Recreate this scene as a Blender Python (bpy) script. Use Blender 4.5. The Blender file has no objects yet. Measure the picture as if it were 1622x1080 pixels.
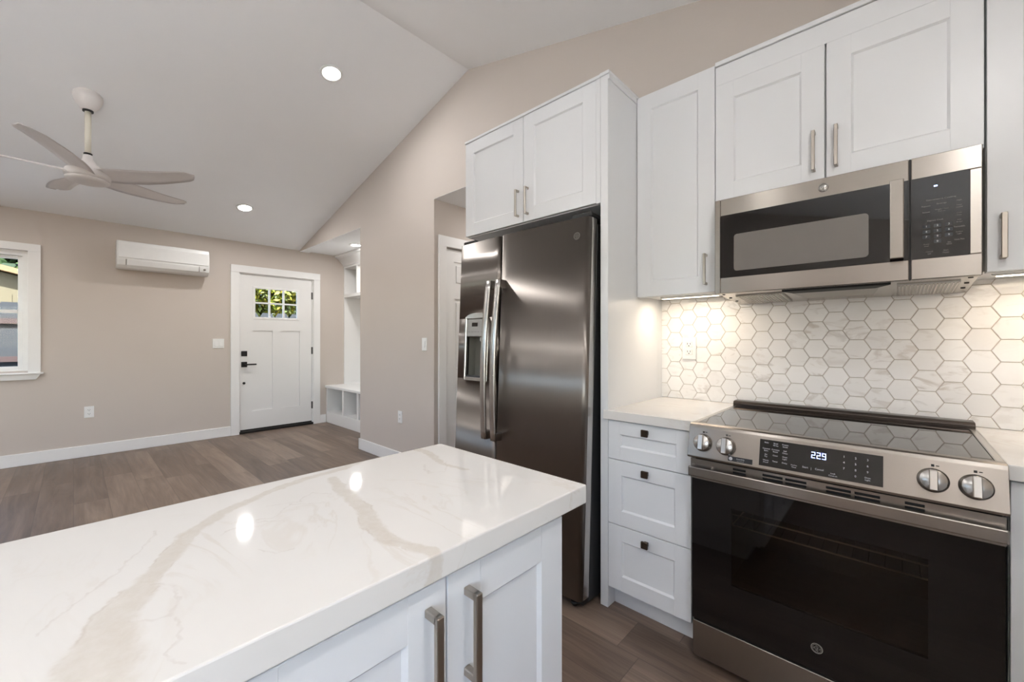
import bpy, bmesh, math, random
from mathutils import Vector, Matrix

random.seed(7)
SC = bpy.context.scene
COL = SC.collection
PI = math.pi

# ------------------------------------------------------------------ camera, sky, sun, exposure
CAM_H = 1.2
cam_data = bpy.data.cameras.new('camera')
cam_data.sensor_width = 36.0
cam_data.lens = 649.0 / 1622.0 * 36.0
cam_data.shift_y = -1.5 / 1622.0
cam_data.clip_start = 0.02
cam = bpy.data.objects.new('camera', cam_data)
cam.location = (0, 0, CAM_H)
cam.rotation_euler = (PI / 2, 0, math.atan((1417.5 - 811.0) / 649.0))
COL.objects.link(cam)
SC.camera = cam

world = bpy.data.worlds.new('sky')
SC.world = world
world.use_nodes = True
wn = world.node_tree.nodes
wn.clear()
w_out = wn.new('ShaderNodeOutputWorld')
w_bg = wn.new('ShaderNodeBackground')
w_sky = wn.new('ShaderNodeTexSky')
w_sky.sky_type = 'NISHITA'
w_sky.sun_disc = False
w_sky.dust_density = 1.6
w_sky.sun_elevation = math.radians(48)
w_sky.sun_rotation = math.radians(100)
w_bg.inputs['Strength'].default_value = 0.85
world.node_tree.links.new(w_sky.outputs[0], w_bg.inputs['Color'])
world.node_tree.links.new(w_bg.outputs[0], w_out.inputs['Surface'])

sun_data = bpy.data.lights.new('sun', 'SUN')
sun_data.energy = 28.0
sun_data.angle = 0.01
sun_data.color = (1.0, 0.99, 0.97)
sun = bpy.data.objects.new('sun', sun_data)
sun.rotation_euler = Vector((-0.52, 0.15, -0.78)).to_track_quat('-Z', 'Y').to_euler()
sun.location = (6, -3, 9)
COL.objects.link(sun)

LAMP_W = 5.0            # each recessed ceiling lamp
UNDER_W = 0.6           # each under-cabinet strip
SC.view_settings.view_transform = 'Standard'
SC.view_settings.look = 'None'
SC.view_settings.gamma = 1.0
SC.view_settings.use_curve_mapping = False
SC.view_settings.exposure = 1.18

# sky light through the window openings (portals only guide the sampling of the sky)
def portal(loc, rot, sx, sy):
    l = bpy.data.lights.new('window_portal', 'AREA')
    l.shape = 'RECTANGLE'
    l.size, l.size_y = sx, sy
    l.cycles.is_portal = True
    o = bpy.data.objects.new('window_portal', l)
    o.location = loc
    o.rotation_euler = rot
    COL.objects.link(o)
portal((-6.26, -1.2, 1.47), (0, -PI / 2, 0), 1.2, 1.8)
portal((1.2, -1.92, 1.47), (0, PI / 2, 0), 0.95, 2.5)
portal((-3.6, -3.56, 1.93), (PI / 2, 0, 0), 3.2, 0.46)

# ------------------------------------------------------------------ node helpers / materials
def mat_new(name):
    m = bpy.data.materials.new(name)
    m.use_nodes = True
    nt = m.node_tree
    b = nt.nodes['Principled BSDF']
    return m, nt, b

def N(nt, typ, **kw):
    n = nt.nodes.new(typ)
    for k, v in kw.items():
        if k == 'ins':
            for kk, vv in v.items():
                if hasattr(vv, 'is_output'):
                    nt.links.new(vv, n.inputs[kk])
                else:
                    n.inputs[kk].default_value = vv
        else:
            setattr(n, k, v)
    return n

def lin(r, g, b):
    f = lambda c: (c / 255.0 / 12.92) if c <= 10 else ((c / 255.0 + 0.055) / 1.055) ** 2.4
    return (f(r), f(g), f(b), 1.0)

def math_n(nt, op, a, b=None, clamp=False):
    n = nt.nodes.new('ShaderNodeMath')
    n.operation = op
    n.use_clamp = clamp
    for i, v in enumerate((a, b)):
        if v is None:
            continue
        if hasattr(v, 'is_output'):
            nt.links.new(v, n.inputs[i])
        else:
            n.inputs[i].default_value = v
    return n.outputs[0]

def vmath(nt, op, a, b=None, scale=None, out=0):
    n = nt.nodes.new('ShaderNodeVectorMath')
    n.operation = op
    for i, v in enumerate((a, b)):
        if v is None:
            continue
        if hasattr(v, 'is_output'):
            nt.links.new(v, n.inputs[i])
        else:
            n.inputs[i].default_value = v
    if scale is not None:
        if hasattr(scale, 'is_output'):
            nt.links.new(scale, n.inputs['Scale'])
        else:
            n.inputs['Scale'].default_value = scale
    return n.outputs[out]

def mixc(nt, fac, a, b):
    n = nt.nodes.new('ShaderNodeMix')
    n.data_type = 'RGBA'
    for idx, v in ((0, fac), (6, a), (7, b)):
        if hasattr(v, 'is_output'):
            nt.links.new(v, n.inputs[idx])
        else:
            n.inputs[idx].default_value = v
    return n.outputs[2]

def maprange(nt, v, a, b, c=0.0, d=1.0, smooth=False):
    n = nt.nodes.new('ShaderNodeMapRange')
    if smooth:
        n.interpolation_type = 'SMOOTHSTEP'
    nt.links.new(v, n.inputs['Value'])
    n.inputs['From Min'].default_value = a
    n.inputs['From Max'].default_value = b
    n.inputs['To Min'].default_value = c
    n.inputs['To Max'].default_value = d
    return n.outputs[0]

def world_pos(nt):
    return nt.nodes.new('ShaderNodeNewGeometry').outputs['Position']

def noise(nt, vec, scale, detail=2.0, rough=0.5, dist=0.0):
    n = nt.nodes.new('ShaderNodeTexNoise')
    nt.links.new(vec, n.inputs['Vector'])
    n.inputs['Scale'].default_value = scale
    n.inputs['Detail'].default_value = detail
    n.inputs['Roughness'].default_value = rough
    n.inputs['Distortion'].default_value = dist
    return n

def paint(name, col, rough, bump=0.0, bscale=300.0, spec=0.5):
    m, nt, b = mat_new(name)
    b.inputs['Base Color'].default_value = col
    b.inputs['Roughness'].default_value = rough
    b.inputs['Specular IOR Level'].default_value = spec
    p = world_pos(nt)
    n = noise(nt, p, 3.0, 3.0)
    c2 = tuple(c * 0.97 for c in col[:3]) + (1,)
    nt.links.new(mixc(nt, n.outputs[0], col, c2), b.inputs['Base Color'])
    if bump:
        nn = noise(nt, p, bscale, 2.0)
        bp = nt.nodes.new('ShaderNodeBump')
        bp.inputs['Strength'].default_value = bump
        bp.inputs['Distance'].default_value = 0.002
        nt.links.new(nn.outputs[0], bp.inputs['Height'])
        nt.links.new(bp.outputs[0], b.inputs['Normal'])
    return m

def plain(name, col, rough, metal=0.0, spec=0.5, emit=None, estr=0.0):
    m, nt, b = mat_new(name)
    p = world_pos(nt)
    n = noise(nt, p, 25.0, 2.0)
    c2 = tuple(c * 0.95 for c in col[:3]) + (1,)
    nt.links.new(mixc(nt, n.outputs[0], col, c2), b.inputs['Base Color'])
    b.inputs['Roughness'].default_value = rough
    b.inputs['Metallic'].default_value = metal
    b.inputs['Specular IOR Level'].default_value = spec
    if emit:
        b.inputs['Emission Color'].default_value = emit
        b.inputs['Emission Strength'].default_value = estr
    return m

def steel(name, col, rough, tangent, aniso=0.75, grain=(1, 1, 1), spread=0.05):
    m, nt, b = mat_new(name)
    p = world_pos(nt)
    sp = vmath(nt, 'MULTIPLY', p, grain)
    n = noise(nt, sp, 1.0, 3.0, 0.6)
    lo = tuple(c * (1 - spread) for c in col[:3]) + (1,)
    hi = tuple(min(1, c * (1 + spread)) for c in col[:3]) + (1,)
    nt.links.new(mixc(nt, n.outputs[0], lo, hi), b.inputs['Base Color'])
    b.inputs['Roughness'].default_value = rough
    b.inputs['Metallic'].default_value = 1.0
    b.inputs['Anisotropic'].default_value = aniso
    t = nt.nodes.new('ShaderNodeCombineXYZ')
    for i in range(3):
        t.inputs[i].default_value = tangent[i]
    nt.links.new(t.outputs[0], b.inputs['Tangent'])
    return m

M = {}
M['wall'] = paint('beige_wall_paint', lin(202, 192, 183), 0.75, 0.12, 220)
M['ceiling'] = paint('ceiling_paint', lin(247, 247, 247), 0.85, 0.08, 220)
M['trim'] = paint('white_trim_paint', lin(236, 235, 233), 0.38)
M['cab'] = paint('white_cabinet_lacquer', lin(226, 227, 228), 0.34)
M['cabin'] = paint('cabinet_interior_white', lin(232, 229, 222), 0.45)
M['doorpaint'] = paint('white_door_paint', lin(232, 231, 229), 0.4)
M['plastic'] = plain('white_plastic', lin(238, 238, 236), 0.28)
M['fanwhite'] = plain('matte_white_plastic', lin(232, 227, 224), 0.42)
M['rodcream'] = plain('cream_enamel', lin(226, 220, 204), 0.35)
M['ss_fridge'] = steel('fridge_stainless', lin(132, 125, 119), 0.36, (1, 0, 0), 0.88, (160, 160, 1.2), 0.03)
M['ss_side'] = steel('fridge_door_edge_stainless', lin(196, 192, 188), 0.2, (0, 1, 0), 0.5, (160, 160, 1.2), 0.03)
M['ss'] = steel('range_stainless', lin(160, 153, 146), 0.27, (0.05, 0.25, 1), 0.8, (1.2, 160, 160), 0.04)
M['ss_bar'] = steel('satin_steel', lin(190, 186, 181), 0.25, (0.1, 0.3, 1), 0.0, (60, 60, 4), 0.03)
M['nickel'] = steel('brushed_nickel', lin(176, 168, 158), 0.3, (0.1, 0.3, 1), 0.0, (80, 80, 4), 0.04)
M['bronze'] = plain('dark_bronze', lin(84, 72, 62), 0.35, 0.9)
M['darksteel'] = plain('dark_steel', lin(74, 67, 62), 0.28, 0.9)
M['recess'] = plain('grey_recess_plastic', lin(112, 110, 102), 0.35)
M['filter'] = plain('grey_grease_filter_mesh', lin(176, 172, 166), 0.45, 0.8)
M['black'] = plain('matte_black_metal', lin(24, 23, 23), 0.45)
M['darkgap'] = plain('dark_gaps_and_marks', lin(11, 11, 11), 0.6)  # near-black stands in for shade in gaps and slots; also screws, marks
M['fridgecase'] = plain('dark_grey_case', lin(46, 46, 47), 0.5)
M['blackglass'] = plain('black_glass', (0.006, 0.005, 0.005, 1), 0.03)
M['panelglass'] = plain('black_panel_glass', (0.012, 0.011, 0.011, 1), 0.12)
M['meshwindow'] = plain('smoked_mesh_window', (0.185, 0.17, 0.155, 1), 0.12)
M['cavity'] = plain('oven_enamel', (0.07, 0.048, 0.04, 1), 0.35)
M['rack'] = plain('rack_wire', lin(214, 200, 182), 0.35, 0.6)  # paler copy for the front bars, coloured as if lit
M['rackshade'] = plain('shaded_rack_wire', lin(70, 60, 52), 0.4, 0.8)  # darker copy of the rack colour, standing in for shade
M['print'] = plain('pale_print', lin(196, 196, 198), 0.5)
M['printblue'] = plain('blue_grey_print', lin(94, 110, 128), 0.5)
M['keyface'] = plain('dark_key_face', (0.022, 0.025, 0.03, 1), 0.3)
M['printdim'] = plain('grey_print', lin(138, 134, 128), 0.5)
M['digits'] = plain('blue_white_digits', (0.3, 0.45, 1.0, 1), 0.5, emit=(0.42, 0.55, 1.0, 1), estr=2.2)
M['lampglow'] = plain('lamp_diffuser', (1, 1, 1, 1), 0.4, emit=(1.0, 0.95, 0.88, 1), estr=14.0)
M['ledglow'] = plain('led_strip', (1, 1, 1, 1), 0.4, emit=(1.0, 0.82, 0.58, 1), estr=5.0)
M['sticker'] = plain('black_sticker', (0.012, 0.012, 0.013, 1), 0.3)

def mat_glass(name, tint, refl=0.04):
    m = bpy.data.materials.new(name)
    m.use_nodes = True
    nt = m.node_tree
    nt.nodes.clear()
    out = nt.nodes.new('ShaderNodeOutputMaterial')
    tr = nt.nodes.new('ShaderNodeBsdfTransparent')
    tr.inputs[0].default_value = tint
    gl = nt.nodes.new('ShaderNodeBsdfGlossy')
    gl.inputs['Roughness'].default_value = 0.02
    ge = nt.nodes.new('ShaderNodeNewGeometry')
    c = math_n(nt, 'ABSOLUTE', vmath(nt, 'DOT_PRODUCT', ge.outputs['Normal'], ge.outputs['Incoming'], out=1))
    f5 = math_n(nt, 'POWER', math_n(nt, 'SUBTRACT', 1.0, c), 5.0)
    fr = math_n(nt, 'ADD', math_n(nt, 'MULTIPLY', f5, 0.92), refl)
    mx = nt.nodes.new('ShaderNodeMixShader')
    nt.links.new(fr, mx.inputs[0])
    nt.links.new(tr.outputs[0], mx.inputs[1])
    nt.links.new(gl.outputs[0], mx.inputs[2])
    nt.links.new(mx.outputs[0], out.inputs['Surface'])
    return m
M['glass'] = mat_glass('clear_window_glass', (0.95, 0.96, 0.96, 1))
M['dimglass'] = mat_glass('dimming_window_glass', (0.72, 0.75, 0.76, 1), 0.004)  # tint and weak reflection added to dim the bright outdoors
M['ovenglass'] = mat_glass('tinted_oven_glass', (0.55, 0.5, 0.46, 1))

def mat_floor():
    m, nt, b = mat_new('grey_brown_plank_floor')
    p = world_pos(nt)
    sep = N(nt, 'ShaderNodeSeparateXYZ', ins={0: p})
    W, L = 0.182, 1.22
    row = math_n(nt, 'FLOOR', math_n(nt, 'DIVIDE', sep.outputs[1], W))
    wn1 = nt.nodes.new('ShaderNodeTexWhiteNoise')
    wn1.noise_dimensions = '1D'
    nt.links.new(row, wn1.inputs['W'])
    off = math_n(nt, 'MULTIPLY', wn1.outputs[0], L)
    xx = math_n(nt, 'DIVIDE', math_n(nt, 'ADD', sep.outputs[0], off), L)
    colm = math_n(nt, 'FLOOR', xx)
    cid = N(nt, 'ShaderNodeCombineXYZ', ins={0: colm, 1: row, 2: 0.0})
    wn2 = nt.nodes.new('ShaderNodeTexWhiteNoise')
    wn2.noise_dimensions = '3D'
    nt.links.new(cid.outputs[0], wn2.inputs['Vector'])
    fy = math_n(nt, 'FRACT', math_n(nt, 'DIVIDE', sep.outputs[1], W))
    fx = math_n(nt, 'FRACT', xx)
    dy = math_n(nt, 'MULTIPLY', math_n(nt, 'MINIMUM', fy, math_n(nt, 'SUBTRACT', 1.0, fy)), W)
    dx = math_n(nt, 'MULTIPLY', math_n(nt, 'MINIMUM', fx, math_n(nt, 'SUBTRACT', 1.0, fx)), L)
    seam = maprange(nt, math_n(nt, 'MINIMUM', dx, dy), 0.0004, 0.0022, 1.0, 0.0)
    jitter = vmath(nt, 'SCALE', wn2.outputs[1], scale=7.0)
    gp = vmath(nt, 'ADD', vmath(nt, 'MULTIPLY', p, (1.3, 13.0, 1.0)), jitter)
    n1 = noise(nt, gp, 1.0, 5.0, 0.6, 0.9)
    gp2 = vmath(nt, 'ADD', vmath(nt, 'MULTIPLY', p, (3.0, 75.0, 1.0)), jitter)
    n2 = noise(nt, gp2, 1.0, 3.0, 0.6, 0.3)
    ramp = nt.nodes.new('ShaderNodeValToRGB')
    e = ramp.color_ramp.elements
    e[0].position, e[0].color = 0.30, lin(88, 73, 62)
    e[1].position, e[1].color = 0.72, lin(146, 127, 111)
    mid = ramp.color_ramp.elements.new(0.5)
    mid.color = lin(117, 99, 86)
    mixv = math_n(nt, 'ADD', math_n(nt, 'MULTIPLY', n1.outputs[0], 0.62), math_n(nt, 'MULTIPLY', n2.outputs[0], 0.38))
    tone = math_n(nt, 'ADD', mixv, maprange(nt, wn2.outputs[0], 0, 1, -0.11, 0.11))
    nt.links.new(tone, ramp.inputs[0])
    col = mixc(nt, math_n(nt, 'MULTIPLY', seam, 0.55), ramp.outputs[0], lin(52, 43, 37))
    nt.links.new(col, b.inputs['Base Color'])
    nt.links.new(maprange(nt, n2.outputs[0], 0.2, 0.8, 0.34, 0.46), b.inputs['Roughness'])
    bp = nt.nodes.new('ShaderNodeBump')
    bp.inputs['Strength'].default_value = 0.25
    bp.inputs['Distance'].default_value = 0.001
    nt.links.new(math_n(nt, 'SUBTRACT', n2.outputs[0], seam), bp.inputs['Height'])
    nt.links.new(bp.outputs[0], b.inputs['Normal'])
    return m
M['floor'] = mat_floor()

def seg_field(nt, p2, pts):
    """smallest (distance / half width) to a chain of (x, y, half_width) points"""
    best = None
    for (x0, y0, w0), (x1, y1, w1) in zip(pts[:-1], pts[1:]):
        d = Vector((x1 - x0, y1 - y0, 0))
        l2 = max(d.length_squared, 1e-9)
        ap = vmath(nt, 'SUBTRACT', p2, (x0, y0, 0))
        t = math_n(nt, 'MULTIPLY', vmath(nt, 'DOT_PRODUCT', ap, tuple(d), out=1), 1.0 / l2, True)
        q = vmath(nt, 'SUBTRACT', ap, vmath(nt, 'SCALE', tuple(d), scale=t))
        dist = vmath(nt, 'LENGTH', q, out=1)
        w = math_n(nt, 'ADD', math_n(nt, 'MULTIPLY', t, w1 - w0), w0)
        r = math_n(nt, 'DIVIDE', dist, w)
        best = r if best is None else math_n(nt, 'MINIMUM', best, r)
    return best

def mat_quartz(name, veins, fine, faint=0.35):
    m, nt, b = mat_new(name)
    p = world_pos(nt)
    sep = N(nt, 'ShaderNodeSeparateXYZ', ins={0: p})
    flat = N(nt, 'ShaderNodeCombineXYZ', ins={0: math_n(nt, 'ADD', sep.outputs[0], math_n(nt, 'MULTIPLY', sep.outputs[2], 0.4)), 1: sep.outputs[1], 2: 0.0})
    flat = vmath(nt, 'SUBTRACT', flat.outputs[0], (0.888 * 0.4, 0, 0))
    nz = noise(nt, p, 14.0, 4.0, 0.65)
    nz2 = noise(nt, p, 60.0, 3.0, 0.6)
    w = vmath(nt, 'SUBTRACT', nz.outputs[1], (0.5, 0.5, 0.5))
    w2 = vmath(nt, 'SUBTRACT', nz2.outputs[1], (0.5, 0.5, 0.5))
    wp = vmath(nt, 'ADD', vmath(nt, 'ADD', flat, vmath(nt, 'SCALE', w, scale=0.035)), vmath(nt, 'SCALE', w2, scale=0.012))
    wp = vmath(nt, 'MULTIPLY', wp, (1, 1, 0))
    base = mixc(nt, noise(nt, p, 5.0, 3.0).outputs[0], lin(225, 222, 218), lin(219, 215, 210))
    col = base
    if veins:
        f = None
        for ch in veins:
            s = seg_field(nt, wp, ch)
            f = s if f is None else math_n(nt, 'MINIMUM', f, s)
        body = maprange(nt, f, 0.6, 1.3, 0.43, 0.0, True)
        mott = maprange(nt, noise(nt, p, 45.0, 4.0, 0.7).outputs[0], 0.3, 0.7, 0.55, 1.0)
        col = mixc(nt, math_n(nt, 'MULTIPLY', body, mott), col, lin(184, 170, 149))
        edge = math_n(nt, 'MULTIPLY', maprange(nt, math_n(nt, 'ABSOLUTE', math_n(nt, 'SUBTRACT', f, 0.95)), 0.0, 0.16, 0.28, 0.0), maprange(nt, nz.outputs[0], 0.5, 0.64, 0.0, 1.0))
        col = mixc(nt, edge, col, lin(160, 136, 112))
    if fine:
        f = None
        for ch in fine:
            s = seg_field(nt, wp, ch)
            f = s if f is None else math_n(nt, 'MINIMUM', f, s)
        ln = math_n(nt, 'MULTIPLY', maprange(nt, f, 0.3, 1.3, 0.20, 0.0, True), maprange(nt, nz2.outputs[0], 0.35, 0.6, 0.3, 1.0))
        col = mixc(nt, ln, col, lin(176, 160, 150))
    fv = noise(nt, vmath(nt, 'MULTIPLY', p, (1.0, 2.2, 3.0)), 3.2, 5.0, 0.55, 1.4)
    soft = maprange(nt, math_n(nt, 'ABSOLUTE', math_n(nt, 'SUBTRACT', fv.outputs[0], 0.5)), 0.0, 0.03, faint, 0.0, True)
    soft = math_n(nt, 'MULTIPLY', soft, maprange(nt, noise(nt, p, 4.0, 1.0).outputs[0], 0.45, 0.65, 0.0, 1.0))
    col = mixc(nt, soft, col, lin(206, 196, 184))
    nt.links.new(col, b.inputs['Base Color'])
    b.inputs['Roughness'].default_value = 0.05
    b.inputs['Specular IOR Level'].default_value = 0.5
    return m
VEIN_A = [(-0.42, -0.02, 0.045), (-0.538, 0.009, 0.036), (-0.596, 0.026, 0.026), (-0.648, 0.031, 0.021), (-0.698, 0.06, 0.017), (-0.762, 0.097, 0.014), (-0.834, 0.129, 0.014),
          (-0.883, 0.178, 0.012), (-0.934, 0.262, 0.010), (-0.966, 0.351, 0.011), (-0.985, 0.46, 0.011), (-1.04, 0.56, 0.02)]
VEIN_B = [(-0.93, 0.40, 0.012), (-0.86, 0.384, 0.015), (-0.785, 0.375, 0.015), (-0.70, 0.36, 0.014), (-0.648, 0.348, 0.016), (-0.585, 0.335, 0.015), (-0.544, 0.346, 0.009), (-0.498, 0.357, 0.012), (-0.46, 0.352, 0.013)]
VEIN_C = [(-1.01, 0.67, 0.012), (-0.95, 0.672, 0.011), (-0.89, 0.655, 0.009), (-0.844, 0.633, 0.008), (-0.758, 0.644, 0.007)]
FINE = [[(-0.695, 0.068, 0.0025), (-0.671, 0.085, 0.003), (-0.627, 0.087, 0.003), (-0.599, 0.076, 0.003), (-0.624, 0.044, 0.002)],
        [(-0.886, 0.089, 0.002), (-0.82, 0.07, 0.002), (-0.776, 0.044, 0.002), (-0.72, 0.009, 0.002), (-0.66, -0.03, 0.002)],
        [(-0.54, 0.35, 0.004), (-0.591, 0.323, 0.005)],
        [(-0.589, 0.078, 0.0025), (-0.543, 0.075, 0.003), (-0.531, 0.059, 0.002), (-0.50, 0.07, 0.002)],
        [(-0.83, 0.19, 0.002), (-0.80, 0.235, 0.002), (-0.84, 0.28, 0.002), (-0.80, 0.33, 0.002)],
        [(-0.86, 0.25, 0.0018), (-0.84, 0.30, 0.0018), (-0.875, 0.335, 0.0018), (-0.83, 0.36, 0.0018)],
        [(-0.79, 0.16, 0.0018), (-0.81, 0.21, 0.0018), (-0.77, 0.25, 0.0018)],
        [(-0.69, 0.19, 0.002), (-0.665, 0.20, 0.002), (-0.66, 0.225, 0.002)],
        [(-0.87, 0.60, 0.003), (-0.80, 0.57, 0.0025), (-0.78, 0.60, 0.002), (-0.84, 0.65, 0.002)],
        [(-0.70, 0.62, 0.002), (-0.64, 0.64, 0.002), (-0.60, 0.62, 0.002)]]
M['quartz'] = mat_quartz('veined_quartz', [VEIN_A, VEIN_B, VEIN_C], FINE)
M['quartz2'] = mat_quartz('pale_quartz', None, None, 0.6)

def mat_hex():
    m, nt, b = mat_new('marbled_hex_tile')
    g = nt.nodes.new('ShaderNodeNewGeometry')
    p = g.outputs['Position']
    rnd = g.outputs['Random Per Island']
    wn_ = nt.nodes.new('ShaderNodeTexWhiteNoise')
    wn_.noise_dimensions = '1D'
    nt.links.new(math_n(nt, 'MULTIPLY', rnd, 913.0), wn_.inputs['W'])
    jp = vmath(nt, 'ADD', p, vmath(nt, 'SCALE', wn_.outputs[1], scale=11.0))
    a = noise(nt, vmath(nt, 'MULTIPLY', jp, (9.0, 9.0, 22.0)), 1.0, 4.0, 0.55, 1.6)
    bnoise = noise(nt, vmath(nt, 'MULTIPLY', jp, (6.0, 6.0, 9.0)), 1.0, 2.0, 0.5, 0.8)
    amount = maprange(nt, wn_.outputs[0], 0.25, 1.0, 0.05, 0.95)
    stain = math_n(nt, 'MULTIPLY', maprange(nt, a.outputs[0], 0.50, 0.68, 0.0, 1.0, True), amount)
    tone = mixc(nt, bnoise.outputs[0], lin(206, 192, 174), lin(196, 196, 196))
    base = mixc(nt, maprange(nt, rnd, 0, 1), lin(247, 245, 242), lin(238, 236, 233))
    nt.links.new(mixc(nt, math_n(nt, 'MULTIPLY', stain, 0.75), base, tone), b.inputs['Base Color'])
    b.inputs['Roughness'].default_value = 0.12
    bp = nt.nodes.new('ShaderNodeBump')
    bp.inputs['Strength'].default_value = 0.2
    bp.inputs['Distance'].default_value = 0.004
    nt.links.new(bnoise.outputs[0], bp.inputs['Height'])
    nt.links.new(bp.outputs[0], b.inputs['Normal'])
    return m
M['hex'] = mat_hex()
M['grout'] = plain('beige_grout', lin(206, 195, 182), 0.8)

def mat_leaf(name, c1, c2, c3):
    m, nt, b = mat_new(name)
    g = nt.nodes.new('ShaderNodeNewGeometry')
    r = nt.nodes.new('ShaderNodeValToRGB')
    e = r.color_ramp.elements
    e[0].color, e[1].color = c1, c3
    mid = r.color_ramp.elements.new(0.5)
    mid.color = c2
    nt.links.new(g.outputs['Random Per Island'], r.inputs[0])
    nt.links.new(r.outputs[0], b.inputs['Base Color'])
    b.inputs['Roughness'].default_value = 0.5
    return m
M['leaf_y'] = mat_leaf('yellow_green_leaves', lin(44, 54, 8), lin(96, 104, 12), lin(124, 108, 22))
M['leaf_g'] = mat_leaf('green_leaves', lin(18, 32, 9), lin(36, 56, 16), lin(56, 72, 26))
M['leaf_d'] = mat_leaf('dark_leaves', lin(12, 20, 8), lin(24, 36, 14), lin(40, 52, 20))
M['bark'] = plain('bark', lin(80, 64, 50), 0.9)
M['fence'] = plain('weathered_dark_boards', lin(34, 35, 37), 0.85)
M['fencerail'] = plain('red_brown_rail', lin(48, 30, 26), 0.8)
M['siding'] = plain('cream_siding', lin(78, 69, 49), 0.8)
M['roofedge'] = plain('tan_roof_edge', lin(100, 78, 50), 0.8)
M['concrete'] = plain('pale_concrete', lin(204, 205, 206), 0.9)
M['ground'] = plain('garden_soil', lin(120, 108, 90), 0.95)

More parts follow.
